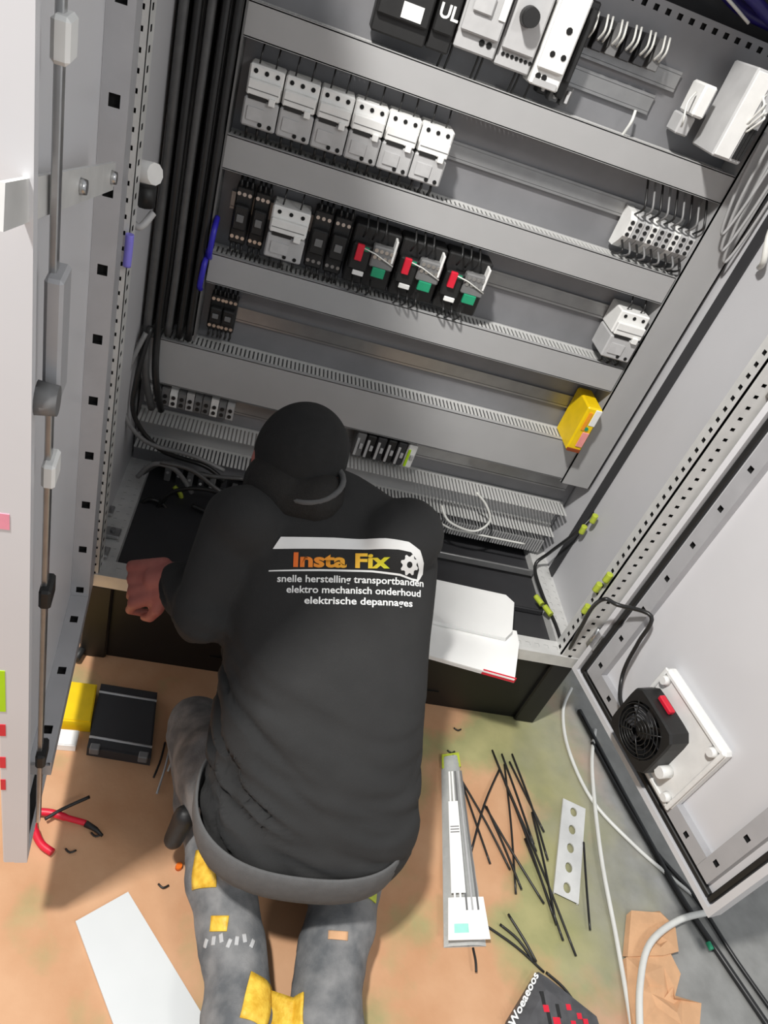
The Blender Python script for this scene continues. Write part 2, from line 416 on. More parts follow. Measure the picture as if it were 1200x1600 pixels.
# stickers on the folded free edge of the left leaf
def edge_sticker(py0, py1, m, name, px1=9):
    U = Vector((ML[0][0], ML[1][0], 0)); N = Vector((ML[0][1], ML[1][1], 0)); o = ML @ Vector((.6004, 0, 0))
    def hit(px, py):
        v = RX * ((px - 600) / F_PX) + RD * ((py - 800) / F_PX) + RF
        return CAM + v * ((o - CAM).dot(U) / v.dot(U))
    a, b = hit(0, py0), hit(px1, py1)
    ta, tb = -.0215, (b - o).dot(N)
    z0, z1 = sorted((a.z, b.z))
    MB().bx(.6001, .6007, ta, tb, z0, z1, 0, 0, ML).build(name, m, door_l)
edge_sticker(1048, 1112, M_lime, 'lime_sticker')
for y0, y1 in ((1132, 1150), (1183, 1200), (1218, 1234)): edge_sticker(y0, y1, M_red, 'red_sticker')
edge_sticker(802, 828, mat('pink_sticker', (.97, .62, .70), .5), 'pink_sticker', 15)

# ------------------------------------------------------------------ cable ducts
def hduct(x0, x1, z0, z1, label, cover=True, pitch=.010, front=FR):
    t = thing('cable_duct', label, 'cable duct', ((x0 + x1) / 2, PL, z0), 'slotted cable ducts on the mounting plate')
    if cover:
        c = MB().bx(x0, x1, front, front + .003, z0, z1)
        c.bx(x0, x1, front, front + .012, z1 - .002, z1 + .001).bx(x0, x1, front, front + .012, z0 - .001, z0 + .002)
        c.build('duct_cover', M_duct, t)
    MB().bx(x0, x1, PL - .004, PL - .001, z0 + .001, z1 - .001).build('duct_base', M_duct, t)
    k = int((x1 - x0) / pitch)
    f = MB()
    for zz in (z1 - .004, z0 + .002):
        for i in range(k):
            xx = x0 + (i + .5) * pitch
            f.bx(xx - .0031, xx + .0031, front + (.004 if cover else 0), PL - .012, zz, zz + .002)
        f.bx(x0, x1, PL - .012, PL - .004, zz, zz + .002)
    f.build('finger_walls', M_ductd, t, kind='stuff')
    return t
hduct(.118, 1.115, 1.298, 1.352, 'grey slotted cable duct, topmost, above the row of six white motor starters')
hduct(.118, 1.105, 1.072, 1.134, 'grey slotted cable duct directly under the row of six white motor starters')
hduct(.122, 1.105, .838, .902, 'grey slotted cable duct under the black contactors with red and green tabs')
hduct(.012, 1.108, .565, .678, 'widest grey cable duct, the one whose right end sits under the yellow relay')
hduct(.012, 1.185, .365, .452, 'open uncovered cable duct lowest on the plate, behind the worker', cover=False)
# vertical ducts
v = thing('vertical_cable_duct', 'broad plain grey upright cable duct along the right edge of the mounting plate', 'cable duct', (1.15, PL, .56))
c = MB().bx(1.108, 1.192, FR - .004, FR - .001, .555, 1.52).bx(1.108, 1.111, FR - .004, PL, .555, 1.52).bx(1.189, 1.192, FR - .004, PL, .555, 1.52)
c.build('duct_cover', M_duct, v)
f = MB()
for i in range(90):
    zz = .56 + i * .0105; f.bx(1.113, 1.115, FR, PL - .005, zz, zz + .006)
f.build('finger_wall', M_ductd, v, kind='stuff')
v = thing('vertical_cable_duct', 'dark narrow open upright duct at the left holding the black cable bundle', 'cable duct', (.06, PL, .69))
MB().bx(.004, .008, FR, PL, .69, 1.7).build('side_wall', M_mid, v)
MB().bx(.114, .118, FR, PL, .69, 1.7).build('side_wall', M_mid, v)
MB().bx(.008, .114, PL - .006, PL - .001, .69, 1.7).build('duct_base', M_dark, v)

# ------------------------------------------------------------------ DIN rails
def rail(x0, x1, zc, label, yy=PL):
    m = MB().bx(x0, x1, yy - .0075, yy - .0065, zc - .0125, zc + .0125)
    for s in (-1, 1):
        m.bx(x0, x1, yy - .0075, yy - .001, zc + s * .0125 - .0006, zc + s * .0125 + .0006)
        a, b = sorted((zc + s * .0125, zc + s * .0175)); m.bx(x0, x1, yy - .0085, yy - .0075, a, b)
    return solo('din_rail', m, [M_rail, M_hole], label, 'rail', 'mounting rails on the plate')
rail(.14, 1.09, 1.222, 'bare zinc mounting rail carrying the six white motor starters')
rail(.14, 1.09, 1.000, 'bare zinc mounting rail carrying the black contactors')
rail(.14, 1.09, .755, 'bare zinc mounting rail ending at the yellow safety relay')
rail(.03, 1.17, .508, 'mounting rail under the widest duct, behind the cap of the worker')
rail(.66, .93, 1.462, 'upper of the two short bare rails below the top of the plate')
rail(.66, .90, 1.412, 'lower of the two short bare rails below the top of the plate')

# ------------------------------------------------------------------ devices
class Parts(list):
    """small repeated pieces, each becoming a part of its own"""
    def cyl(s, *a): m = MB().cyl(*a); s.append(m); return s
    def tube(s, *a): m = MB().tube(*a); s.append(m); return s
    def build(s, name, m, parent, **k):
        for p in s: p.build(name, m, parent, **k)
def screws(m, xs, z, y, r=.0042, n=8):
    for x in xs: m.cyl((x, y + .001, z), (x, y - .0012, z), r, r, n)

def starter(x0, x1, z0, z1, label, group=None, yf=.36, name='motor_starter', body=M_white, low=M_grey, cat='circuit breaker'):
    h = z1 - z0; w = x1 - x0; g = .0012
    t = thing(name, label, cat, ((x0 + x1) / 2, PL, z0), group)
    ym = yf + .012
    MB().bx(x0 + g, x1 - g, ym, PL - .008, z0 + h * .50, z1, .003).bx(x0 + g + .002, x1 - g - .002, yf, ym, z0 + h * .52, z0 + h * .78, .002).build('upper_body', body, t)
    MB().bx(x0 + g, x1 - g, yf + .002, PL - .008, z0, z0 + h * .485, .003).build('lower_body', low, t)
    MB().bx(x0 + w * .12, x0 + w * .62, yf + .0005, yf + .004, z0 + h * .46, z0 + h * .535).build('slot', M_black, t)
    MB().bx(x0 + w * .68, x0 + w * .86, yf - .006, yf + .004, z0 + h * .44, z0 + h * .56, .001).build('toggle', body, t)
    s = Parts(); screws(s, (x0 + w * .2, x0 + w * .5, x0 + w * .8), z1 - h * .1, ym); s.build('terminal_screw', M_hole, t)
    s = Parts(); screws(s, (x0 + w * .55, x0 + w * .82), z0 + h * .08, yf + .002); s.build('terminal_screw', M_hole, t)
    MB().bx(x0 + w * .15, x0 + w * .6, yf - .0004, yf + .003, z0 + h * .12, z0 + h * .34).build('front_plate', M_mid2, t)
    MB().bx(x0 + w * .08, x1 - w * .08, yf - .0006, yf, z0 + h * .62, z0 + h * .635).build('label_line', M_mid, t)
    wr = Parts()
    for k in (.2, .5, .8):
        wr.tube([(x0 + w * k, ym + .010, z0 + .002), (x0 + w * k + .001, ym + .004, z0 - .012), (x0 + w * k, ym + .020, z0 - .026)], .0030, 6)
    for k in (.25, .7):
        wr.tube([(x0 + w * k, ym + .016, z1 - .002), (x0 + w * k + .001, ym + .012, z1 + .014), (x0 + w * k + .002, ym + .030, z1 + .036)], .0018, 6)
    wr.build('wire', M_cable, t)
    return t
M_mid2 = mat('pale_grey_plate', (.74, .74, .74), .5, 0, .05, 60)
x0 = .136; wu = .0665
s0 = starter(x0, x0 + wu, 1.160, 1.262, 'white motor starter with black slot, leftmost in the row of six', 'six white motor starters')
for i in range(1, 6):
    dup(s0, s0.location + Vector((wu * i, 0, 0)), 'white motor starter with black slot, %s in the row of six' % (ORD[i] if i < 5 else 'rightmost'))

# second row: dark relays, white contactor, dark contactors, three with red and green tabs
def dark_contactor(x0, x1, z0, z1, label, yf=.365, group='black contactors in the second row'):
    w = x1 - x0; h = z1 - z0
    t = thing('contactor', label, 'contactor', ((x0 + x1) / 2, PL, z0), group)
    MB().bx(x0 + .001, x1 - .001, yf + .02, PL - .008, z0, z1, .003).bx(x0 + .004, x1 - .004, yf, yf + .02, z0 + h * .3, z0 + h * .72, .003).build('body', M_black, t)
    s = Parts(); screws(s, [x0 + w * k for k in (.2, .5, .8)], z1 - h * .12, yf + .02, .004); screws(s, [x0 + w * k for k in (.2, .5, .8)], z0 + h * .12, yf + .02, .004)
    s.build('terminal_screw', M_steel, t)
    MB().bx(x0 + w * .3, x0 + w * .7, yf - .004, yf, z0 + h * .45, z0 + h * .58, .001).build('indicator', M_mid, t)
    wr = Parts()
    for k in (.2, .5, .8):
        for zz, sg in ((z0 + .004, -1), (z1 - .004, 1)):
            wr.tube([(x0 + w * k, yf + .028, zz), (x0 + w * k + .002, yf + .012, zz + sg * .010), (x0 + w * k, yf + .026, zz + sg * .024)], .0028, 6)
    wr.build('wire', M_cable, t)
    return t
dark_contactor(.150, .186, .93, 1.045, 'small black relay at the far left end of the second row')
dark_contactor(.188, .222, .93, 1.045, 'small black relay just left of the white contactor in the second row')
starter(.226, .306, .932, 1.035, 'white contactor between black relays in the second row', None, .355, 'white_contactor', M_white, M_grey, 'contactor')
dark_contactor(.312, .352, .925, 1.045, 'black contactor just right of the white contactor')
dark_contactor(.354, .394, .925, 1.045, 'black contactor left of the first red tab')
xs = [.398, .502, .606]
for i, xa in enumerate(xs):
    xb = xa + .102; z0 = .922; z1 = 1.045; yf = .355
    lab = ['leftmost', 'middle', 'rightmost'][i]
    t = thing('contactor', 'black contactor with red tab and green tab, %s of three' % lab, 'contactor', ((xa + xb) / 2, PL, z0), 'contactors with red and green tabs')
    MB().bx(xa + .001, xb - .001, yf + .02, PL - .008, z0, z1, .003).bx(xa + .004, xa + .045, yf, yf + .02, z0 + .035, z0 + .09, .003).build('body', M_black, t)
    MB().bx(xa + .046, xb - .006, yf - .004, yf + .02, z0 + .052, z0 + .098, .003).build('terminal_block', M_mid, t)
    s = Parts()
    for kx in range(4):
        for kz in range(2): s.cyl((xa + .053 + kx * .011, yf - .003, z0 + .075 + kz * .014), (xa + .053 + kx * .011, yf - .0055, z0 + .075 + kz * .014), .0042, .0042, 8)
    s.build('terminal_screw', M_steel, t)
    MB().bx(xa + .012, xa + .027, yf - .008, yf + .001, z0 + .058, z0 + .092, .001).build('red_tab', M_red, t, label='red tab')
    MB().bx(xa + .055, xa + .083, yf - .008, yf + .001, z0 + .034, z0 + .054, .001).build('green_tab', M_green, t, label='green tab')
    MB().bx(xa + .028, xa + .038, yf - .004, yf, z0 + .08, z0 + .088, .0).build('green_dot', M_green, t)
    MB().bx(xa + .016, xa + .040, yf - .004, yf + .001, z0 + .026, z0 + .036, .001).build('white_tag', M_white, t)
    MB().bx(xa + .088, xa + .093, yf - .006, yf + .02, z0 + .07, z0 + .118, .001).build('white_link', M_white, t)
    w = Parts()
    for k in range(3):
        w.tube(curve_pts([(xa + .02 + k * .02, yf + .01, z0 + .02), (xa + .022 + k * .02, yf - .012, z0 + .005), (xa + .02 + k * .02, yf + .02, z0 - .02)], 4), .0022, 6)
        w.tube(curve_pts([(xa + .02 + k * .02, yf + .012, z1 - .02), (xa + .022 + k * .02, yf - .002, z1 + .004), (xa + .02 + k * .02, yf + .03, z1 + .025)], 4), .0022, 6)
    w.build('wire', M_cable, t)
    MB().tube([(xa + .027, yf - .006, z0 + .086), (xa + .052, yf - .008, z0 + .082), (xa + .095, yf - .006, z0 + .066)], .0015, 6).build('jumper', M_wcable, t)

# right hand ends of the rows
starter(1.022, 1.098, .925, 1.037, 'white motor starter alone at the right end of second row', None, .35)
t = thing('safety_relay', 'yellow safety relay with a white label at the right end of the third row', 'relay', (1.06, PL, .66))
MB().bx(1.052, 1.092, .33, PL - .008, .674, .803, .004).build('body', M_yellow, t)
MB().bx(1.074, 1.0905, .3285, .34, .755, .80, .001).build('connector', M_white, t)
MB().bx(1.070, 1.088, .327, .33, .692, .735, .001).build('red_label', mat('pink_print', (.95, .62, .6), .5), t)
MB().bx(1.061, 1.069, .3275, .33, .74, .79).build('orange_mark', M_orange, t)
MB().bx(1.054, 1.090, .328, .335, .674, .684, .001).build('foot_clip', mat('brown_plastic', (.55, .25, .08), .5), t)
MB().cyl((1.074, .331, .745), (1.074, .327, .745), .005).build('indicator', M_green, t)

# wired terminal bank at the right end of the first row
for i in range(9):
    xx = .948 + i * .0178
    zt = 1.232 - .001 * i
    t = thing('terminal_block', 'wired terminal block, %s in the bank right of the motor starters' % ORD[i], 'terminal block', (xx + .008, PL, 1.135), 'terminal bank beside the right duct')
    MB().prism([(PL - .008, 1.150), (PL - .03, 1.150), (PL - .05, 1.168), (PL - .06, 1.18), (PL - .06, 1.215), (PL - .045, 1.228), (PL - .008, zt)], xx, xx + .0165, 'xyz').build('body', [M_white, M_grey, M_mid2][i % 3], t)
    s = Parts()
    for zz in (1.185, 1.198, 1.21): s.cyl((xx + .008, PL - .0595, zz), (xx + .008, PL - .0615, zz), .0045, .0045, 8)
    s.build('clamp_screw', M_black, t)
    Parts().tube(curve_pts([(xx + .008, PL - .05, 1.225), (xx + .009, PL - .075, 1.245), (xx + .006, PL - .06, 1.27), (xx + .006, PL - .03, 1.297)], 5), .0024, 6).tube(
        curve_pts([(xx + .008, PL - .05, 1.17), (xx + .007, PL - .078, 1.155), (xx + .009, PL - .05, 1.14), (xx + .009, PL - .03, 1.135)], 5), .0024, 6).build('wire', M_gcable if i % 2 else M_cable, t)

# row above the top duct
def topdev(xa, xb, z0, z1, yf, label, cat, m, name, draw=None):
    t = thing(name, label, cat, ((xa + xb) / 2, PL, z0), None)
    MB().bx(xa, xb, yf + .01, PL - .008, z0, z1, .003).bx(xa + .003, xb - .003, yf, yf + .012, z0 + .028, z1 - .01, .003).build('body', m, t)
    if draw: draw(t, xa, xb, z0, z1, yf)
    return t
def d_dark(t, xa, xb, z0, z1, yf):
    MB().bx(xa + .045, xb - .018, yf - .0015, yf, z0 + .034, z0 + .058).build('white_label', M_paper, t)
    MB().bx(xa + .052, xb - .008, yf - .0015, yf, z0 + .082, z0 + .096).build('blue_label', M_blue, t)
    MB().bx(xa + .052, xb - .008, yf - .0015, yf, z0 + .097, z0 + .108).build('lime_label', M_lime, t)
    for k in range(3): MB().bx(xa + .018, xa + .042, yf - .001, yf, z0 + .058 + k * .009, z0 + .061 + k * .009).build('print_line', M_grey, t)
topdev(.328, .428, 1.372, 1.53, .36, 'dark drive unit with white, blue and lime labels, top row', 'device', M_black, 'drive_unit', d_dark)
def d_ul(t, xa, xb, z0, z1, yf):
    vs, fs = text_mesh('UL', .030, .0008)
    MB().add([(xa + .006 + v.x, yf - .001, z0 + .052 + v.y) for v in vs], fs).build('letters', M_print, t)
topdev(.430, .474, 1.375, 1.53, .365, 'narrow black module with white letters at the top of the plate', 'device', M_black, 'black_module', d_ul)
def d_cont(t, xa, xb, z0, z1, yf):
    s = Parts(); screws(s, (xb - .03, xb - .016), z0 + .02, yf + .01, .0055); s.build('terminal_screw', M_hole, t)
    MB().bx(xa + .012, xb - .03, yf - .006, yf, z0 + .06, z0 + .09, .003).build('front_plate', M_mid2, t)
    MB().bx(xb - .017, xb - .004, yf - .003, yf, z0 + .06, z0 + .12, .001).build('side_strip', M_white, t)
topdev(.478, .556, 1.392, 1.53, .36, 'pale grey contactor between black module and knob switch at the top', 'contactor', M_grey, 'grey_contactor', d_cont)
def d_knob(t, xa, xb, z0, z1, yf):
    xm = (xa + xb) / 2
    MB().cyl((xm - .004, yf, z0 + .085), (xm - .004, yf - .025, z0 + .085), .017, .015, 20).build('knob', M_black, t)
    s = Parts(); screws(s, [xa + .010 + k * .009 for k in range(7)], z0 + .020, yf + .010, .0034); s.build('terminal_screw', M_hole, t)
topdev(.560, .628, 1.388, 1.53, .365, 'grey isolator switch with a round black knob at the top', 'switch', M_grey, 'isolator_switch', d_knob)
def d_white(t, xa, xb, z0, z1, yf):
    s = Parts(); screws(s, (xa + .02, xa + .042), z0 + .055, yf, .0052); screws(s, (xa + .034,), z0 + .095, yf, .006)
    screws(s, (xa + .012, xa + .024), z0 + .016, yf + .01, .0055); s.build('terminal_screw', M_hole, t)
    MB().bx(xa + .006, xb - .006, yf + .007, yf + .011, z0 + .002, z0 + .012).build('foot', M_grey, t)
topdev(.632, .690, 1.380, 1.53, .355, 'white circuit breaker with screw holes right of the knob switch', 'circuit breaker', M_white, 'top_breaker', d_white)
topdev(.694, .712, 1.372, 1.53, .375, 'slim dark auxiliary contact block right of the white top breaker', 'device', M_black, 'auxiliary_block')
# wires dropping into the top duct
for i, (px, py0, py1) in enumerate([(700, 55, 92), (690, 60, 85), (742, 62, 105), (748, 66, 110), (800, 92, 128), (806, 95, 130), (826, 90, 138)]):
    a = P(px + (py1 - py0) * .2, py0, y=.41); b = P(px - 2, py1, y=.41)
    cable('hanging_wire', 'black wire dropping from the top devices into the duct, %s' % ORD[i], [a, (a + b) / 2 + Vector((.003, -.008, 0)), b - Vector((0, 0, .02))], .0022, M_cable, 'wires into the topmost duct', 'wire', 6)
# small terminals by the upper right
for i in range(7):
    a = P(888 + i * 22, 40 + i * 8, y=.40)
    t = thing('terminal_block', 'dark terminal block with pale wires, %s along the plate top' % ORD[i], 'terminal block', (a.x, PL, a.z - .02), 'terminal strip along the top edge')
    MB().bx(a.x, a.x + .020, .40, PL, a.z - .022, a.z + .03, .002).build('body', M_dark if i % 3 else M_mid, t)
    w = Parts()
    for k in range(2): w.tube(curve_pts([(a.x + .005 + k * .01, .40, a.z - .005), (a.x + .006 + k * .009, .385, a.z + .012), (a.x + .004 + k * .01, .395, a.z + .035)], 4), .0022, 6)
    w.build('wire', M_wcable, t)
for i, (px, py) in enumerate([(850, 130), (868, 142), (885, 150)]):
    a = P(px, py, y=.405)
    t = thing('plug_connector', 'small dark plug connector above the top duct, %s of three' % ['leftmost', 'middle', 'rightmost'][i], 'connector', (a.x, PL, a.z - .02), 'plug connectors on the short rail')
    MB().bx(a.x - .009, a.x + .009, .40, PL - .008, a.z - .018, a.z + .016, .002).build('body', M_mid if i else M_black, t)
    MB().bx(a.x - .003, a.x + .003, .392, .40, a.z - .012, a.z + .010, .001).build('latch', M_grey, t)
a = P(985, 190, y=.42)
cable('wire_stub', 'short pale wire pair standing out of the topmost duct near its right end', [a + Vector((0, 0, .02)), a + Vector((-.002, -.01, 0)), a - Vector((.004, 0, .03))], .003, M_wcable, None, 'wire')

# power supply and relay socket at upper right
M_steelw = mat('pale_aluminium', (.80, .80, .80), .4, .2, .05, 30)
t = thing('power_supply', 'silver power supply with dark vents at the upper right of the plate', 'power supply', (1.04, PL, 1.375))
MB().bx(1.000, 1.062, .30, .40, 1.378, 1.528, .003).build('housing', M_steelw, t)
MB().bx(1.003, 1.036, .297, .301, 1.382, 1.524, .001).build('front_plate', M_white, t)
for k in range(6): MB().bx(1.0612, 1.0632, .315, .42, 1.385 + k * .022, 1.395 + k * .022).build('vent_slot', M_hole, t)
s = MB()
for k in range(3): s.bx(1.040 + k * .007, 1.045 + k * .007, .297, .30, 1.385, 1.440)
s.build('terminals', M_black, t)
MB().cyl((1.050, .30, 1.505), (1.050, .296, 1.505), .007).build('adjuster', M_black, t)
t = thing('relay_socket', 'grey relay in a socket with clear cap just left of the power supply', 'relay', (.963, PL, 1.385))
MB().bx(.950, .978, .385, PL - .004, 1.385, 1.420, .003).build('socket', M_grey, t)
MB().bx(.951, .977, .355, PL - .02, 1.422, 1.478, .004).build('cap', M_white, t)
MB().tube(curve_pts([(.95, .37, 1.40), (.935, .34, 1.41), (.93, .35, 1.44), (.945, .37, 1.46)], 5), .002, 6).build('wire', M_wcable, t)
for k in range(3):
    a = P(1195, 150 + k * 14, y=.30); b = P(1165, 195 + k * 6, y=.30)
    cable('output_wire', 'white wire leaving the silver power supply, %s of three' % ['upper', 'middle', 'lower'][k], [b, (a + b) / 2 + Vector((0, -.02, .01)), a, a + Vector((.04, .02, .03))], .0022, M_wcable, 'wires of the power supply', 'wire', 6)
M_lgc = mat('pale_grey_cable', (.62, .62, .62), .5, 0, .05, 40)
# slack grey cables looping down over the right duct
for k, (xx, dz) in enumerate([(1.125, .0), (1.145, .03), (1.165, .05)]):
    cable('slack_cable', 'pale grey cable loop hanging over the upright right duct, %s of three' % ['leftmost', 'middle', 'rightmost'][k], [(xx - .02, FR - .02, 1.44), (xx - .015, FR - .025, 1.34 - dz), (xx + .005, FR - .03, 1.25 - dz), (xx + .022, FR - .025, 1.33 - dz), (xx + .03, FR - .02, 1.46)], .0032, M_lgc, 'slack loops on the right duct')
cable('white_patch_cable', 'white cable bulging out of the right edge above the perforated post', [(1.185, .28, 1.36), (1.16, .24, 1.30), (1.17, .22, 1.25), (1.19, .25, 1.23)], .006, M_wcable)

# third row left: small dark devices
for i, (px, py) in enumerate([(343, 462), (362, 470)]):
    a = P(px, py, y=.40)
    dark_contactor(a.x - .018, a.x + .016, .715, .80, 'small dark relay, %s of the pair left in the third row' % ['left', 'right'][i], .385, 'dark relays of the third row')

# fourth row: terminals left of the head, relays right of it
for i in range(11):
    xx = .022 + i * .0195
    t = thing('terminal_block', 'dusty terminal block in dim light left of the cap, %s in row' % ORD[i], 'terminal block', (xx + .009, PL, .478), 'terminal row left of the cap')
    hz = .008 * (i % 3)
    MB().prism([(PL - .008, .480), (PL - .03, .480), (PL - .05, .495), (PL - .052, .528 + hz), (PL - .03, .545), (PL - .008, .545)], xx, xx + .018, 'xyz').build('body', [M_grey, M_mid, M_mid, M_white, M_mid][i % 5], t)
    s = Parts(); s.cyl((xx + .009, PL - .050, .505), (xx + .009, PL - .054, .505), .0048, .0048, 8); s.cyl((xx + .009, PL - .051, .522), (xx + .009, PL - .055, .522), .0048, .0048, 8)
    s.build('clamp_screw', M_black, t)
for i in range(6):
    xx = .545 + i * .0275
    t = thing('interface_relay', ['dark slim relay', 'black slim relay', 'dark slim relay', 'black slim relay', 'dark slim relay', 'white relay with lime print'][i] + ' right of the cap, %s of six in row' % (ORD[i] if i < 5 else 'rightmost'), 'relay', (xx + .013, PL, .478), 'relays right of the cap')
    MB().bx(xx, xx + .025, PL - .055, PL - .008, .478, .548, .003).build('body', [M_mid, M_black, M_dark, M_black, M_dark, M_white][i], t)
    MB().bx(xx + .003, xx + .010, PL - .058, PL - .054, .482, .535, .001).build('marker_strip', M_grey if i != 5 else M_lime, t)
    MB().bx(xx + .013, xx + .021, PL - .060, PL - .054, .505, .52, .001).build('lever', M_grey, t)

# dense terminal strip inside the open bottom duct and lower bars
t = thing('terminal_strip', 'dense strip of thin grey terminals low at the right under the open duct', 'terminal strip', (1.0, PL, .29))
MB().bx(.60, 1.17, PL - .03, PL - .006, .29, .345, .002).build('base', M_mid, t)
f = MB()
for i in range(72): f.bx(.60 + i * .0079, .604 + i * .0079, PL - .06, PL - .03, .295, .34)
f.build('terminal_plates', M_duct, t, kind='stuff')
solo('earth_bar', MB().bx(.55, 1.14, .30, .306, .268, .288, .001), M_rail, 'long flat zinc earthing bar just above the cabinet floor at the right', 'bar')
solo('cable_clamp_rail', MB().bx(.30, 1.14, .16, .19, .256, .272, .002).bx(.30, 1.14, .163, .187, .272, .2735), M_dark, 'dark clamp rail crossing the cabinet floor in front of the earthing bar', 'rail')

# ------------------------------------------------------------------ cables on the left
M_dcab = mat('charcoal_and_sheen_sheath', (.33, .33, .33), .35, 0, .1, 50)  # dark grey cables; on black bundle cables this lighter tone paints their sheen
random.seed(3)
for i in range(15):
    xx = .016 + (i % 5) * .0225 + random.uniform(-.0015, .0015); yy = .415 - (i // 5) * .030
    rr = random.uniform(.007, .0105)
    zb = .70
    pts = [(xx + random.uniform(-.001, .001), yy + random.uniform(-.005, .005), z) for z in (1.78, 1.5, 1.28, 1.05, .86)] + [(xx, yy, .70)]
    if i // 5 == 2 and i % 5 in (0, 1): pts += [(xx + .01, yy - .02, .60), (xx + .03, yy, .50)]
    cable('bundle_cable', 'black cable, %s in the %s layer of the upright bundle' % (ORD[i % 5], ['rear', 'middle', 'front'][i // 5]), pts, rr, M_dcab if i in (6, 10, 12) else M_cable, 'black cables of the upright bundle', n=8, sub=4)
for i, (px, a, b) in enumerate([(331, 362, 396), (316, 414, 446)]):
    p0 = P(px + 3, a, y=.345); p1 = P(px - 4, b, y=.345)
    cable('blue_wire', 'short stretch of bright blue wire beside the cable bundle, %s one' % ['upper', 'lower'][i], [p0 + Vector((0, .03, .02)), p0, p1, p1 + Vector((0, .03, -.02))], .006, M_blue, None, 'wire')
cable('blue_plug', 'light blue sleeve clipped to the left perforated post', [P(203, 366, y=-.008), P(201, 390, y=-.008), P(198, 416, y=-.008)], .0065, mat('pale_blue_sleeve', (.55, .52, .92), .4), None, 'sleeve')
t = thing('cable_bracket', 'white plastic cable bracket with black nut on the left wall', 'bracket', P(232, 285, y=.10))
a = P(232, 272, y=.10)
MB().cyl(a + Vector((-.03, .02, -.006)), a + Vector((.012, -.01, .006)), .019, .017, 10).build('socket', M_white, t)
MB().cyl(a + Vector((-.004, .01, -.022)), a + Vector((.0, .01, -.055)), .018, .014, 8).build('nut', M_black, t)
MB().tube(curve_pts([a + Vector((-.03, .01, -.075)), a + Vector((-.005, -.01, -.085)), a + Vector((.012, .01, -.062))], 6), .006, 8).build('ring', M_grey, t)
# loops lower left
cable('loop_cable', 'dark grey cable sweeping down the left wall under the wide duct', [P(228, 520, y=.33), P(200, 580, y=.30), P(192, 640, y=.30), P(228, 690, y=.31), P(300, 712, y=.33), P(350, 735, y=.345)], .0055, M_gcable)
cable('loop_cable', 'black cable beside the dark grey one on the lower left wall', [P(236, 510, y=.34), P(214, 590, y=.31), P(210, 650, y=.31), P(250, 702, y=.33), P(320, 728, y=.345), P(350, 752, y=.345)], .006, M_cable)
for i in range(9):
    a = P(262 + i * 17, 738 + i * 6, y=.40)
    t = thing('terminal_block', 'dark terminal block behind the left arm, %s in lowest row' % ORD[i], 'terminal block', (a.x, PL, a.z - .02), 'lowest dark terminal row')
    MB().bx(a.x - .008, a.x + .008, .40, PL, a.z - .03, a.z + .012, .002).build('body', M_dark if i % 2 else M_mid, t)
    MB().cyl((a.x, .401, a.z), (a.x, .398, a.z), .004, .004, 8).build('clamp_screw', M_grey, t)
cable('earth_wire', 'yellow and green earth wire stub low behind the left arm', [P(272, 760, y=.36), P(283, 775, y=.35), P(280, 795, y=.36)], .006, M_ygreen, None, 'wire')
for i, pts in enumerate([[(215, 745), (240, 725), (275, 735), (300, 770)], [(205, 800), (235, 780), (262, 800), (255, 850)], [(300, 790), (330, 800), (370, 790), (395, 760)], [(262, 965), (285, 978), (320, 980)]]):
    cable('control_cable', ['grey control cable arching over the lower left corner', 'black control cable curling beside the perforated depth rail', 'black control cable passing behind the left shoulder', 'grey control cable drooping under the left hand'][i],
          [P(x, y, y=.30 if i < 3 else .02) for x, y in pts], .006 if i < 3 else .004, [M_gcable, M_cable, M_cable, M_gcable][i])
for i, pts in enumerate([[(222, 740), (262, 722), (318, 742), (380, 748)], [(232, 815), (268, 770), (325, 765), (372, 788)], [(250, 722), (300, 735), (352, 772), (400, 775)]]):
    cable('control_cable', ['dark cable crossing just below the open duct at the left', 'dark cable arching over the lowest terminal blocks', 'dark cable sloping down towards the left shoulder'][i], [P(x, y, y=.315 - .02 * i) for x, y in pts], .0055, [M_dcab, M_cable, M_dcab][i])
# parts lying on the lower left rail
for i, (px, py, s) in enumerate([(168, 800, 1), (176, 835, 1.2), (160, 865, 1)]):
    a = P(px, py, z=.283)
    t = thing('cage_nut_clip', 'pale metal fixing clip on the lower left rail, %s one' % ['rearmost', 'middle', 'front'][i], 'clip', a, 'clips on the lower left rail')
    MB().bx(a.x - .014 * s, a.x + .014 * s, a.y - .016, a.y + .016, a.z, a.z + .010, .002).build('plate', M_steel, t)
    MB().cyl(a + Vector((0, 0, .010)), a + Vector((0, 0, .018)), .007, .006, 8).build('bolt_head', M_mid, t)

# cables at the lower right
run = [P(962, 735, y=.33), P(930, 800, y=.30), P(900, 832, y=.28), P(858, 864, y=.32), P(836, 885, z=.30), P(848, 930, z=.29), P(868, 975, z=.29), P(884, 1016, z=.29),
       P(905, 985, y=-.012), P(925, 950, y=-.03), P(945, 936, y=-.05), P(965, 945, y=-.06)]
fan_run = [P(984, 985, y=-.10), P(984, 1005, y=-.11)]
def dplane(M, s, t, z): return M @ Vector((s, t, z))
run += [dplane(MR, .10, .03, .57), dplane(MR, .115, .03, .50), dplane(MR, .125, .03, .44), dplane(MR, .14, .03, .40), dplane(MR, .18, .05, .385), dplane(MR, .22, .06, .385)]
cable('fan_cable', 'black cable running from the right wall down the corner and up to the door fan', run, .0048, M_cable)
for i, (px, py) in enumerate([(915, 825), (932, 808)]):
    a = P(px, py, x=1.19); cable('earth_sleeve', 'yellow green sleeve on the lower right wall, %s of two' % ['lower', 'upper'][i], [a + Vector((-.01, -.01, -.012)), a + Vector((-.012, -.01, .012))], .008, M_ygreen, None, 'sleeve')
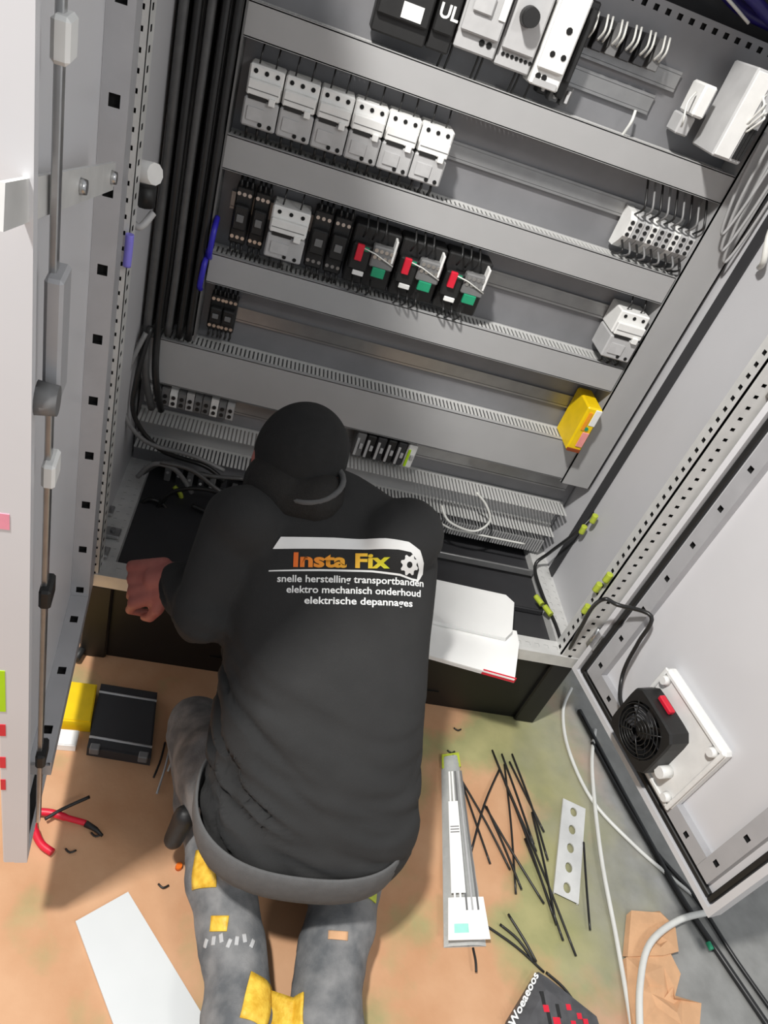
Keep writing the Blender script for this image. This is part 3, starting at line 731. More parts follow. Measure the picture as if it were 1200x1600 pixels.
for i, (px, py) in enumerate([(842, 938), (856, 954)]):
    a = P(px, py, z=.30); cable('earth_sleeve', 'yellow green sleeve along the lower right rail, %s of two' % ['rear', 'front'][i], [a + Vector((-.006, .014, 0)), a + Vector((.006, -.014, 0))], .008, M_ygreen, None, 'sleeve')
for i, (px, py) in enumerate([(918, 952), (936, 918), (952, 903)]):
    a = P(px, py, x=1.14); cable('wire_tag', 'pale yellow wire tag at the right post foot, %s of three' % ['lowest', 'middle', 'highest'][i], [a + Vector((-.004, 0, -.012)), a + Vector((-.004, 0, .012))], .008, M_ygreen, None, 'tag')
cable('jumper_loop', 'pale grey wire loop hanging in front of the open bottom duct', [P(690, 790, y=.36), P(702, 815, y=.33), P(740, 830, y=.33), P(765, 815, y=.34), P(760, 790, y=.35), P(745, 770, y=.355)], .0035, M_wcable, None, 'wire')
cable('jumper_wire', 'white wire lying along the front of the open bottom duct', [P(672, 800, y=.345), P(700, 824, y=.34), P(760, 838, y=.34), P(820, 850, y=.34)], .003, M_wcable, None, 'wire')
for k in range(2):
    cable('blue_roof_cable', 'dark blue cable above the top edge of the mounting plate, %s one' % ['rear', 'front'][k], [(.75 + k * .06, .46 - k * .03, 1.60), (.88 + k * .06, .44 - k * .03, 1.625), (1.0 + k * .05, .45 - k * .03, 1.60), (1.16, .46 - k * .02, 1.60)], .011, mat('dark_blue_sheath', (.14, .11, .42), .4))
cable('roof_cable', 'pale thin cable arching over the top edge of the mounting plate', [(.80, .43, 1.575), (.83, .42, 1.61), (.90, .42, 1.615), (1.0, .42, 1.585)], .003, M_wcable)

# ------------------------------------------------------------------ papers on the cabinet floor
def slab(name, pts, z0, th, m, label, cat, parts=None):
    mb = MB(); n = len(pts)
    vs = [(p[0], p[1], z0) for p in pts] + [(p[0], p[1], z0 + th) for p in pts]
    mb.add(vs, [tuple(range(n))[::-1], tuple(range(n, 2 * n))] + [(i, (i + 1) % n, n + (i + 1) % n, n + i) for i in range(n)])
    return solo(name, mb, m, label, cat)
def booklet(name, pts, z0, th, label, spine):
    t = thing(name, label, 'document', (pts[0][0], pts[0][1], z0))
    n = len(pts)
    for k in range(3):
        mb = MB(); a = z0 + th * k / 3; b = a + th / 3 - .0008; e = .002 * k
        vs = [(p[0] - e, p[1] - e * .6, a) for p in pts] + [(p[0] - e, p[1] - e * .6, b) for p in pts]
        mb.add(vs, [tuple(range(n))[::-1], tuple(range(n, 2 * n))] + [(i, (i + 1) % n, n + (i + 1) % n, n + i) for i in range(n)])
        mb.build('page_block', M_paper, t)
    if spine:
        a, b = Vector((*spine[0], 0)), Vector((*spine[1], 0)); d = (b - a).normalized(); nn = Vector((-d.y, d.x, 0)) * .0015
        q = [a + nn, b + nn, b - nn, a - nn]
        MB().add([(p.x, p.y, z0 + .002) for p in q] + [(p.x, p.y, z0 + th + .0012) for p in q], [(0, 1, 2, 3), (4, 5, 6, 7), (0, 1, 5, 4), (1, 2, 6, 5), (2, 3, 7, 6), (3, 0, 4, 7)]).build('red_edge', M_red, t, label='red printed edge')
A = lambda px, py, z: (lambda p: (p.x, p.y))(P(px, py, z=z))
zz = .288
lower = [A(640, 1020, zz), A(803, 1066, zz), A(810, 1010, zz), A(806, 990, zz), A(640, 960, zz)]
booklet('booklet', lower, .2855, .016, 'white booklet with red edge overhanging the cabinet front, lower one', (A(752, 1052, zz), A(803, 1066, zz)))
zz = .306
upper = [A(640, 965, zz), A(790, 1000, zz), A(800, 990, zz), A(803, 945, zz), A(790, 933, zz), A(640, 900, zz)]
booklet('booklet', upper, .303, .014, 'plain white booklet lying on top of the red edged booklet', None)

# ------------------------------------------------------------------ fan on the right door
fan = thing('filter_fan', 'black fan on a white square housing mounted on the right door', 'fan', dplane(MR, .30, 0, .33))
dm = MR
cx, cz = .305, .418
MB().bx(cx - .105, cx + .105, -.004, .022, cz - .105, cz + .105, .006, 0, dm).build('housing', M_white, fan)
rim = MB()
for a in ((cx - .105, cx - .095, cz - .105, cz + .105), (cx + .095, cx + .105, cz - .105, cz + .105)): rim.bx(a[0], a[1], .022, .027, a[2], a[3], .002, 0, dm)
for a in ((cz - .105, cz - .095), (cz + .095, cz + .105)): rim.bx(cx - .095, cx + .095, .022, .027, a[0], a[1], .002, 0, dm)
rim.build('housing_rim', M_white, fan)
for sx_ in (-1, 1):
    for sz_ in (-1, 1):
        MB().cyl(dplane(dm, cx + sx_ * .085, .022, cz + sz_ * .085), dplane(dm, cx + sx_ * .085, .036, cz + sz_ * .085), .012, .009, 10).build('clip', M_white, fan)
fx, fz = cx - .03, cz - .012
body = MB(); R1, R2 = .062, .056; n = 28; vs = []; fs = []
# square frame with a round throat
def ring(t, rr, sq):
    out = []
    for k in range(n):
        a = 2 * math.pi * k / n + math.pi / 4 * 0
        c_, s_ = math.cos(a), math.sin(a)
        if sq:
            mm = max(abs(c_), abs(s_)); rad = min(rr / mm, rr * 1.25)
        else: rad = rr
        out.append(dplane(dm, fx + c_ * rad, t, fz + s_ * rad))
    return out
for t_, rr, sq in ((.022, .070, True), (.066, .070, True), (.072, .068, True), (.072, .061, False), (.030, .059, False)): vs += ring(t_, rr, sq)
for j in range(4):
    for k in range(n): fs.append((j * n + k, j * n + (k + 1) % n, (j + 1) * n + (k + 1) % n, (j + 1) * n + k))
fs.append(tuple(4 * n + k for k in range(n)))
body.add(vs, fs).build('fan_frame', M_black, fan)
MB().cyl(dplane(dm, fx, .03, fz), dplane(dm, fx, .062, fz), .022, .02, 18).build('hub', M_black, fan)
for b in range(7):
    a = 2 * math.pi * b / 7; d = MB(); q = []
    for rr, tw in ((.021, .35), (.038, .25), (.054, .15)):
        for sgn in (-1, 1):
            aa = a + sgn * tw; q.append(dplane(dm, fx + math.cos(aa) * rr, .05 + sgn * .010, fz + math.sin(aa) * rr))
    q2 = [p + (dm.to_3x3() @ Vector((0, .002, 0))) for p in q]
    d.add(q + q2, [(0, 1, 3, 2), (2, 3, 5, 4), (6, 7, 9, 8), (8, 9, 11, 10), (0, 2, 8, 6), (2, 4, 10, 8), (1, 3, 9, 7), (3, 5, 11, 9), (4, 5, 11, 10), (0, 1, 7, 6)])
    d.build('blade', M_dark, fan)
g = MB()
for rr in (.012, .021, .030, .039, .048, .057): g.tube([dplane(dm, fx + math.cos(2 * math.pi * k / 28) * rr, .076 + .006 * (1 - rr / .057), fz + math.sin(2 * math.pi * k / 28) * rr) for k in range(28)], .0012, 5, closed=True)
for k in range(4):
    a = math.pi / 4 + k * math.pi / 2; g.tube([dplane(dm, fx + math.cos(a) * .01, .082, fz + math.sin(a) * .01), dplane(dm, fx + math.cos(a) * .04, .079, fz + math.sin(a) * .04), dplane(dm, fx + math.cos(a) * .066, .07, fz + math.sin(a) * .066)], .0016, 5)
g.build('finger_guard', M_cable, fan)
MB().bx(fx - .03, fx + .012, .035, .05, fz + .071, fz + .082, .002, 0, dm).build('red_plug', M_red, fan, label='red plug')
MB().cyl(dplane(dm, cx + .05, .022, cz - .045), dplane(dm, cx + .05, .05, cz - .045), .014, .013, 14).build('cable_gland', M_white, fan)

# ------------------------------------------------------------------ worker
def evaluated_mesh(o):
    dg = bpy.context.evaluated_depsgraph_get(); dg.update()
    return bpy.data.meshes.new_from_object(o.evaluated_get(dg))
def fuse(mb, name, m, parent, voxel, smooth_it=6, edit=None):
    """one continuous skin out of overlapping shapes"""
    o = mb.build(name, m, parent)
    md = o.modifiers.new('fuse', 'REMESH'); md.mode = 'VOXEL'; md.voxel_size = voxel; md.use_smooth_shade = True
    if smooth_it:
        sm = o.modifiers.new('relax', 'SMOOTH'); sm.factor = .5; sm.iterations = smooth_it
    me = evaluated_mesh(o); o.modifiers.clear()
    old = o.data; o.data = me; bpy.data.meshes.remove(old); me.name = name
    if edit:
        for v in me.vertices:
            v.co = edit(v.co + ORG[parent.name], v.normal.copy()) - ORG[parent.name]
    me.polygons.foreach_set('use_smooth', [True] * len(me.polygons)); me.update()
    return o
man = thing('person', 'kneeling person from behind in black printed T-shirt, cap and grey work trousers', 'person', (.50, -.45, 0))
V3 = Vector
# torso rings: centre of the back surface, lateral axis, half width, half depth
BACK = [  # back point, lateral axis, half width, half depth
    (V3((.510, -.612, .245)), V3((1, -.03, .00)), .182, .120),
    (V3((.510, -.610, .300)), V3((1, -.03, .01)), .198, .135),
    (V3((.506, -.575, .368)), V3((1, -.03, .04)), .198, .138),
    (V3((.496, -.505, .445)), V3((1, -.03, .07)), .188, .130),
    (V3((.482, -.415, .535)), V3((1, -.04, .11)), .184, .122),
    (V3((.462, -.310, .625)), V3((1, -.05, .16)), .188, .118),
    (V3((.446, -.215, .695)), V3((1, -.06, .20)), .192, .108),
    (V3((.432, -.150, .730)), V3((1, -.06, .22)), .165, .092),
    (V3((.418, -.105, .745)), V3((1, -.06, .22)), .105, .070),
    (V3((.412, -.085, .752)), V3((1, -.06, .22)), .062, .055)]
def torso(mb, grow=0.0, i0=0, i1=None, closed=True):
    rows = BACK[i0:i1]; n = 36; vs = []
    for i, (p, L, a, b) in enumerate(rows):
        L = L.normalized()
        T = (rows[min(i + 1, len(rows) - 1)][0] - rows[max(i - 1, 0)][0]).normalized()
        N = T.cross(L).normalized()
        if N.z < 0: N = -N
        c = p - N * b
        for k in range(n):
            an = 2 * math.pi * k / n; ca, sa = math.cos(an), math.sin(an)
            e = 0.80
            vs.append(c + L * (math.copysign(abs(ca) ** e, ca) * (a + grow)) + N * (math.copysign(abs(sa) ** e, sa) * (b + grow)))
    fs = []
    m_ = len(rows)
    for i in range(m_ - 1):
        for k in range(n): fs.append((i * n + k, i * n + (k + 1) % n, (i + 1) * n + (k + 1) % n, (i + 1) * n + k))
    if closed: fs += [tuple(range(n))[::-1], tuple((m_ - 1) * n + k for k in range(n))]
    mb.add(vs, fs, 0, True); return mb
HEAD = P(464, 722, y=-.050)
SHL, ELL, WRL = V3((.285, -.150, .640)), P(318, 960, y=-.27), P(272, 900, y=-.140)
SHR, ELR, WRR = V3((.580, -.170, .700)), V3((.575, -.000, .500)), V3((.470, .150, .455))
KL, KR = V3((.300, -.210, .085)), V3((.700, -.210, .085))
AL, AR = V3((.440, -.690, .070)), V3((.606, -.695, .070))
HL, HR = V3((.425, -.490, .215)), V3((.590, -.490, .215))

# --- body: torso core, neck, head, arms, hands in one skin
b = MB()
torso(b, -.025, 1)
b.chain([V3((.415, -.125, .705)), HEAD + V3((.012, -.025, -.05))], [.055, .050])
hr = Matrix.Rotation(math.radians(14), 3, 'Y') @ Matrix.Rotation(math.radians(28), 3, 'X').inverted()
b.ell(HEAD, (.072, .090, .100), 24, 16, hr)
face = lambda x, y, z: HEAD + hr @ V3((x, y, z))
b.ell(face(0, .045, -.062), (.048, .045, .045), 16, 10, hr)              # jaw
b.ell(face(0, .092, -.018), (.013, .018, .024), 12, 8, hr)               # nose
b.ell(face(0, .082, -.055), (.022, .010, .006), 12, 6, hr); b.ell(face(0, .080, -.068), (.020, .010, .007), 12, 6, hr)   # lips
for sx_ in (-1, 1):
    b.ell(face(.072 * sx_, -.002, -.012), (.010, .018, .030), 12, 8, hr)  # ears
    b.ell(face(.028 * sx_, .084, .022), (.020, .010, .007), 10, 6, hr)    # brows
b.chain([SHL, ELL, WRL], [.050, .040, .028]); b.chain([SHR, ELR, WRR], [.050, .040, .028])
def hand(mb, wrist, d, up, s, curl, k_=1.14):
    """palm, four bent fingers and a thumb; d: direction of the hand, up: back of the hand, s: thumb side"""
    d = d.normalized(); up = (up - d * up.dot(d)).normalized(); side = d.cross(up).normalized() * s
    mb.chain([wrist, wrist + d * .035 * k_], [.028, .027])
    for k in range(4):
        o = side * (.032 - k * .021) * k_
        mb.chain([wrist + d * .022 + o * .7, wrist + d * .086 * k_ + o], [.0170, .0142], 10)
    tips = []
    lens = [.041, .047, .043, .034]
    for k in range(4):
        p = wrist + d * .088 * k_ + side * (.0335 - k * .0225) * k_; pts = [p]; rs = [.0110]; th = 0
        for j in range(3):
            th += curl[j] * (1 + .08 * k)
            dir_ = d * math.cos(th) - up * math.sin(th) + side * (.10 - .07 * k)
            p = p + dir_.normalized() * lens[k] * k_ * (1, .68, .55)[j]; pts.append(p); rs.append((.0100, .0092, .0082)[j])
        mb.chain(pts, rs, 10); tips.append((p, d * math.sin(th) * 1.0 + up * math.cos(th)))
    a = wrist + d * .026 + side * .024
    c = a + (side * .85 + d * .65 - up * .25).normalized() * .042; e = c + (d * .9 + side * .3 - up * .4).normalized() * .034
    f = e + (d * .95 - side * .2 - up * .4).normalized() * .025
    mb.chain([a, c, e, f], [.0170, .0130, .0110, .0090], 10)
    return tips
dL = P(186, 918, y=-.115) - P(272, 900, y=-.140)
tipsL = hand(b, WRL, dL, -RF * .8 + V3((0, 0, .35)), -1, (.70, .85, .60))
dR = V3((-.6, .7, -.15))
tipsR = hand(b, WRR, dR, V3((-.1, -.2, 1)), 1, (.5, .8, .6))
body = fuse(b, 'body', M_skin, man, .0042, 5)

# --- shirt
s = MB(); torso(s, .004, 0)
s.chain([V3((.300, -.165, .650)), SHL, SHL.lerp(ELL, .55), ELL + V3((-.004, .0, -.004)), ELL.lerp(WRL, .55), ELL.lerp(WRL, .86)], [.072, .066, .060, .056, .046, .039], 16)
s.chain([V3((.56, -.185, .69)), SHR, SHR.lerp(ELR, .5), ELR, ELR.lerp(WRR, .8)], [.076, .070, .062, .056, .042], 16)
LEFTN = V3((-1, 0, 0))
def wrinkle(co, n):
    # folds gather round the waist, stronger on the left side
    tz = max(0, 1 - abs(co.z - .38) / .17); sidew = max(.25, min(1, (.62 - co.x) / .28))
    q = V3((co.x * 2.0, co.y * 4, co.z * 13 + co.x * 3))
    w = noise.noise(q * 1.6) * .7 + noise.noise(q * 3.3 + V3((3, 1, 2))) * .35
    ridge = -.030 * max(0, 1 - abs(w) * 3.6) + .005
    big = noise.noise(co * 7) * .004
    if co.z > .2: return co + n * (ridge * tz * sidew + big)
    return co + n * big
shirt = fuse(s, 'shirt', M_shirt, man, .0085, 6, wrinkle)
# hem band round the lower back, lamp light painted in as lighter grey
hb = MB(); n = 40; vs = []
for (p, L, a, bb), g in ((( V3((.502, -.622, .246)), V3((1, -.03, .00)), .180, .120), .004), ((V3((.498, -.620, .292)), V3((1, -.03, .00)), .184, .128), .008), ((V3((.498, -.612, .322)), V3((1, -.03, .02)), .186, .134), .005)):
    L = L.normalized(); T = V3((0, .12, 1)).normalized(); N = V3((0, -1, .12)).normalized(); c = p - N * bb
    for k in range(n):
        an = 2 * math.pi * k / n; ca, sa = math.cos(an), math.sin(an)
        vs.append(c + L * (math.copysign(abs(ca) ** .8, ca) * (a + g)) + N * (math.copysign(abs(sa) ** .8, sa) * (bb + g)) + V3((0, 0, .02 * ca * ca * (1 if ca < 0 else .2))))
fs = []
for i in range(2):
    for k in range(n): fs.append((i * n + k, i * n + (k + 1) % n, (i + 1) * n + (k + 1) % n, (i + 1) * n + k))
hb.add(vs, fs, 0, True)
ho = hb.build('shirt_hem', M_hem, man, label='shirt hem painted lighter grey as lamplit')
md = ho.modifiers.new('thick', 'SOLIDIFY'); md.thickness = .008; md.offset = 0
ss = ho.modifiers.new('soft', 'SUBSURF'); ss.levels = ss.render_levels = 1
# collar
cp = [(.396 + .050 * math.cos(2 * math.pi * k / 24), -.128 + .050 * math.sin(2 * math.pi * k / 24), .742 + .018 * math.cos(2 * math.pi * k / 24) + .006 * math.sin(2 * math.pi * k / 24)) for k in range(24)]
MB().tube(cp, .0055, 8, closed=True).build('collar', M_hem, man, label='grey collar edge')

# --- trousers
t = MB()
t.ell(V3((.505, -.470, .225)), (.165, .110, .125), 24, 14)
t.chain([HL, HL.lerp(KL, .5) + V3((-.01, 0, .012)), KL], [.098, .086, .068], 16); t.chain([HR, HR.lerp(KR, .5) + V3((.01, 0, .012)), KR], [.098, .086, .068], 16)
t.chain([KL, KL.lerp(AL, .4), AL + V3((0, .02, 0)), AL + V3((.012, -.055, .0))], [.066, .066, .058, .060], 16)
t.chain([KR, KR.lerp(AR, .4), AR + V3((0, .02, 0)), AR + V3((-.006, -.055, .0))], [.068, .072, .068, .067], 16)
def twr(co, n):
    q = V3((co.x * 6, co.y * 18, co.z * 6)); w = noise.noise(q) * .008 + noise.noise(co * 40) * .0025
    c2 = co + n * w
    if c2.z < .004: c2.z = .004
    return c2
trousers = fuse(t, 'trousers', M_trou, man, .009, 5, twr)
# boots, soles turned back and up
def boot(A, dx):
    heel = A + V3((dx * .2, -.100, .000)); toe = A + V3((dx, -.270, -.030))
    mb = MB(); mb.chain([A + V3((0, -.02, .0)), heel, heel.lerp(toe, .5) + V3((0, 0, -.004)), toe], [.048, .046, .042, .036], 14)
    o = fuse(mb, 'boot', M_rubber, man, .007, 4)
    # sole on the upper rear side
    so = MB(); d = (toe - heel).normalized(); upn = V3((0, -.25, 1)); upn = (upn - d * upn.dot(d)).normalized(); sd = d.cross(upn)
    pr = [(-.018, .022), (.03, .036), (.08, .034), (.13, .042), (.165, .036), (.185, .018)]
    poly = [(a_, w_) for a_, w_ in pr] + [(a_, -w_) for a_, w_ in reversed(pr)]
    vs = [heel + d * a_ + sd * w_ + upn * .040 for a_, w_ in poly] + [heel + d * a_ + sd * w_ + upn * .052 for a_, w_ in poly]
    nn = len(poly); so.add(vs, [tuple(range(nn))[::-1], tuple(range(nn, 2 * nn))] + [(i, (i + 1) % nn, nn + (i + 1) % nn, nn + i) for i in range(nn)])
    sp = so.build('sole', M_hem, man)
    for k in range(1, 6):
        q = heel + d * (.0 + k * .03) + upn * .052
        mm = MB(); e = d * .009; w_ = sd * .026
        vs = [q - e - w_, q + e - w_, q + e + w_, q - e + w_]; vs += [v + upn * .005 for v in vs]
        mm.add(vs, [(0, 1, 2, 3), (4, 5, 6, 7), (0, 1, 5, 4), (1, 2, 6, 5), (2, 3, 7, 6), (3, 0, 4, 7)]).build('tread', M_rubber, sp)
boot(AL, .035); boot(AR, -.012)

# --- cap and hair
c = MB()
c.ell(HEAD + hr @ V3((0, -.004, .018)), (.086, .104, .098), 28, 18, hr)
cap = fuse(c, 'cap', M_cap, man, .006, 3)
c = MB()
vs = []; fs = []
for k in range(17):
    a = math.pi * k / 16
    for rr in (0, 1):
        vs.append(HEAD + hr @ V3((math.cos(a) * (.078 + .0 * rr), .03 + math.sin(a) * (.068 + .062 * rr), .030 - .012 * rr)))
for k in range(16): fs.append((2 * k, 2 * k + 2, 2 * k + 3, 2 * k + 1))
c.add(vs, fs, 0, True); pk = c.build('cap_peak', M_cap, man)
md = pk.modifiers.new('thick', 'SOLIDIFY'); md.thickness = .004
h = MB()
h.ell(HEAD + hr @ V3((0, -.026, -.050)), (.084, .082, .074), 20, 12, hr); h.chain([HEAD + hr @ V3((0, -.045, -.055)), V3((.408, -.135, .712))], [.062, .056])
fuse(h, 'hair', mat('dark_hair', (.10, .09, .08), .8, 0, .2, 200, .4, bscale=400), man, .006, 2)

# --- eyes and nails
for sx_ in (-1, 1):
    MB().ell(face(.028 * sx_, .080, .004), (.011, .010, .008), 12, 8, hr).build('eye', M_print, man)
for tips in (tipsL, tipsR):
    for p, d_ in tips: MB().ell(p + d_.normalized() * .0068, (.0052, .0052, .0035), 8, 6).build('nail', M_nail, man)

# --- print on the shirt, laid on the cloth along the normal of the back
me = shirt.data; org = ORG[man.name]
bvh = BVHTree.FromPolygons([v.co + org for v in me.vertices], [tuple(p.vertices) for p in me.polygons])
def on_shirt(px, py):
    d = (RX * ((px - 600) / F_PX) + RD * ((py - 800) / F_PX) + RF).normalized()
    h_ = bvh.ray_cast(CAM, d); return h_[0]
o_, r_, u_ = on_shirt(440, 888), on_shirt(640, 892), on_shirt(440, 845)
U = (r_ - o_); LU = U.length; U.normalize(); Vv = (u_ - o_); LV = Vv.dot(Vv) ** .5; Vv = (Vv - U * Vv.dot(U)).normalized(); Nn = U.cross(Vv).normalized()
if Nn.dot(CAM - o_) < 0: Nn = -Nn
kx = LU / 200.0; ky = LV / 43.0          # metres per photograph pixel on the back
def lay(vs2, fs2, m, name, parent=man, lift=.0015, cuts=True):
    """vs2 in print units: x right from 440, y up from 888"""
    bm = bmesh.new(); vv = [bm.verts.new((x, y, 0)) for x, y in vs2]
    for f in fs2:
        try: bm.faces.new([vv[i] for i in f])
        except ValueError: pass
    bmesh.ops.triangulate(bm, faces=bm.faces[:])
    if cuts:
        for _ in range(3):
            es = [e for e in bm.edges if e.calc_length() > 9]
            if not es: break
            bmesh.ops.subdivide_edges(bm, edges=es, cuts=1); bmesh.ops.triangulate(bm, faces=bm.faces[:])
    out = MB(); pts = []
    bm.verts.index_update()
    for v in bm.verts:
        q = o_ + U * (v.co.x * kx) + Vv * (v.co.y * ky) + Nn * .15
        h_ = bvh.ray_cast(q, -Nn)
        pts.append((h_[0] if h_[0] else q - Nn * .15) + Nn * lift)
    out.add(pts, [tuple(v.index for v in f.verts) for f in bm.faces], 0, True); bm.free()
    return out.build(name, m, parent)
def px2(l): return [(x - 440, 888 - y) for x, y in l]
bar = [(425, 858), (437, 839), (520, 839), (600, 842), (636, 847), (655, 858), (663, 875), (664, 890), (658, 900), (654, 899), (656, 885), (650, 872), (640, 862), (620, 859), (560, 857), (500, 857)]
lay(px2(bar), [tuple(range(len(bar)))], M_print, 'printed_bar')
ln = [(420, 891), (500, 889), (580, 889), (625, 893), (645, 898), (657, 899), (657, 902), (645, 901), (625, 896), (580, 892), (500, 892), (420, 893)]
lay(px2(ln), [tuple(range(len(ln)))], M_print, 'printed_line')
# gear
gp = []
for k in range(32):
    a = 2 * math.pi * k / 32; rr = 15 if (k // 2) % 2 else 11.5; gp.append((199 + rr * math.cos(a), 8 + rr * math.sin(a)))
gi = [(199 + 4.5 * math.cos(2 * math.pi * k / 32), 8 + 4.5 * math.sin(2 * math.pi * k / 32)) for k in range(32)]
lay(gp + gi, [(k, (k + 1) % 32, 32 + (k + 1) % 32, 32 + k) for k in range(32)], M_print, 'printed_gear', lift=.002)
def gradient_orange():
    m = bpy.data.materials.new('orange_to_yellow_print'); m.use_nodes = True; nt = m.node_tree; bs = nt.nodes['Principled BSDF']; bs.inputs['Roughness'].default_value = .6
    tc = nt.nodes.new('ShaderNodeTexCoord'); sx = nt.nodes.new('ShaderNodeSeparateXYZ'); nt.links.new(tc.outputs['Generated'], sx.inputs[0])
    rp = nt.nodes.new('ShaderNodeValToRGB'); e = rp.color_ramp.elements
    e[0].position = 0; e[0].color = (lin(.93), lin(.42), lin(.14), 1); e[1].position = 1; e[1].color = (lin(.82), lin(.86), lin(.18), 1)
    k = e.new(.7); k.color = (lin(.98), lin(.76), lin(.20), 1)
    nt.links.new(sx.outputs[0], rp.inputs['Fac']); nt.links.new(rp.outputs['Color'], bs.inputs['Base Color']); return m
def lay_text(s_, x, y, width, height, m, name, bold):
    vs_, fs_ = text_mesh(s_, 1.0, bold)
    w_ = max(v.x for v in vs_) - min(v.x for v in vs_); mx = min(v.x for v in vs_); cap_h = .72
    pts = [(x - 440 + (v.x - mx) * width / w_, 888 - y + v.y * height / cap_h) for v in vs_]
    return lay(pts, fs_, m, name, cuts=False)
lay_text('Insta Fix', 458, 885, 150, 22, gradient_orange(), 'printed_name', .035)
lay_text('snelle herstelling transportbanden', 434, 909, 232, 11, M_print, 'printed_text', .018)
lay_text('elektro mechanisch onderhoud', 449, 925.5, 212, 11, M_print, 'printed_text', .018)
lay_text('elektrische depannages', 477, 942, 170, 11, M_print, 'printed_text', .018)

# --- yellow patches and marks on the trousers, laid on the cloth
tm = trousers.data
tb = BVHTree.FromPolygons([v.co + org for v in tm.vertices], [tuple(p.vertices) for p in tm.polygons])
def patch(px, py, rx, ry, m, name, lift=.003, ang=0):
    d = (RX * ((px - 600) / F_PX) + RD * ((py - 800) / F_PX) + RF).normalized()
    hit = tb.ray_cast(CAM, d)
    if hit[0] is None: return
    c0, nrm = hit[0], hit[1]
    if nrm.dot(d) > 0: nrm = -nrm
    a = RX - nrm * RX.dot(nrm); a.normalize(); b2 = nrm.cross(a)
    a, b2 = a * math.cos(ang) + b2 * math.sin(ang), b2 * math.cos(ang) - a * math.sin(ang)
    nx_, ny_ = 7, 7; pts = []
    for j in range(ny_):
        for i in range(nx_):
            q = c0 + a * rx * (i / 3 - 1) + b2 * ry * (j / 3 - 1)
            h_ = tb.ray_cast(q + nrm * .05, -nrm, .1)
            pts.append((h_[0] if h_[0] else q) + nrm * lift)
    o = MB().add(pts, [(j * nx_ + i, j * nx_ + i + 1, (j + 1) * nx_ + i + 1, (j + 1) * nx_ + i) for j in range(6) for i in range(6)], 0, True).build(name, m, man, label='yellow patch' if m is M_ypatch else None)
    md = o.modifiers.new('thick', 'SOLIDIFY'); md.thickness = .003
    return o
M_ypatch = mat('yellow_reflective_patch', (.95, .80, .30), .5, 0, .1, 60, .2, (.85, .66, .18))
patch(320, 1356, .026, .033, M_ypatch, 'knee_patch')
patch(343, 1443, .016, .012, M_ypatch, 'trouser_patch')
patch(405, 1562, .026, .034, M_ypatch, 'trouser_patch')
patch(462, 1584, .020, .026, M_ypatch, 'trouser_patch')
patch(580, 1398, .016, .010, M_ygreen, 'trouser_tag')
patch(528, 1462, .018, .007, M_card, 'trouser_patch')
for k in range(7): patch(322 + k * 12, 1474 - (k % 3) * 4, .0035, .007, M_grey, 'worn_print', .002, .3 * (k % 3 - 1))
# holster on the left hip
hp = MB().chain([V3((.302, -.455, .165)), V3((.292, -.470, .105))], [.022, .019], 12)
fuse(hp, 'holster', M_black, man, .005, 2)

# ------------------------------------------------------------------ things on the floor
def fp(px, py, z=0.0): return P(px, py, z=z)
# offcuts
segs = [(716, 1206, 766, 1350), (717, 1212, 797, 1359), (781, 1200, 736, 1331), (769, 1172, 869, 1444), (784, 1178, 834, 1319), (800, 1178, 856, 1344), (788, 1194, 806, 1397), (791, 1225, 900, 1494),
        (756, 1256, 850, 1412), (912, 1316, 922, 1453), (739, 1481, 744, 1519), (794, 1428, 838, 1503), (756, 1444, 850, 1519), (781, 1444, 834, 1503), (853, 1519, 900, 1569), (772, 1180, 838, 1330),
        (708, 1180, 726, 1260), (831, 1269, 869, 1444), (700, 1300, 722, 1420), (820, 1310, 880, 1470), (796, 1190, 850, 1300), (760, 1260, 815, 1390)]
for i, (xa, ya, xb, yb) in enumerate(segs):
    h_ = .004 + .0016 * (i % 6)
    a = fp(xa, ya, h_); b_ = fp(xb, yb, h_); mid_ = (a + b_) / 2 + V3((random.uniform(-.006, .006), random.uniform(-.006, .006), .002))
    cable('cable_offcut', 'thin black wire offcut lying in the crossed pile on the brown floor', [a, mid_, b_], .0026, M_cable, 'black offcuts on the floor', 'wire', 6, 4)
# slotted steel strip
t = thing('slotted_strip', 'short galvanised strip with five oval slots lying on the floor right of the black offcuts', 'metal strip', fp(888, 1330))
a, b_ = fp(897, 1256, .006), fp(884, 1404, .006); d = (b_ - a); L_ = d.length; d.normalize(); sd = V3((-d.y, d.x, 0)); hw = .0265
mb = MB(); k5 = 5; pit = L_ / k5
for i in range(k5):
    o0 = a + d * pit * i; q = lambda s_, c_, z=0: o0 + d * s_ + sd * c_ + V3((0, 0, z))
    sl = []
    for kk in range(12):
        an = 2 * math.pi * kk / 12; sl.append((pit / 2 + math.cos(an) * .013, math.sin(an) * .009))
    top = [q(s_, c_, .002) for s_, c_ in sl]; bot = [q(s_, c_, -.002) for s_, c_ in sl]
    outp = [(pit, 0), (pit, hw), (pit * .75, hw), (pit / 2, hw), (pit * .25, hw), (0, hw), (0, 0), (0, -hw), (pit * .25, -hw), (pit / 2, -hw), (pit * .75, -hw), (pit, -hw)]
    ot = [q(s_, c_, .002) for s_, c_ in outp]
    mb.add(top + ot, [(kk, (kk + 1) % 12, 12 + (kk + 1) % 12, 12 + kk) for kk in range(12)])
    mb.add(top + bot, [(kk, (kk + 1) % 12, 12 + (kk + 1) % 12, 12 + kk) for kk in range(12)])
mb.build('perforated_web', M_frame, t)
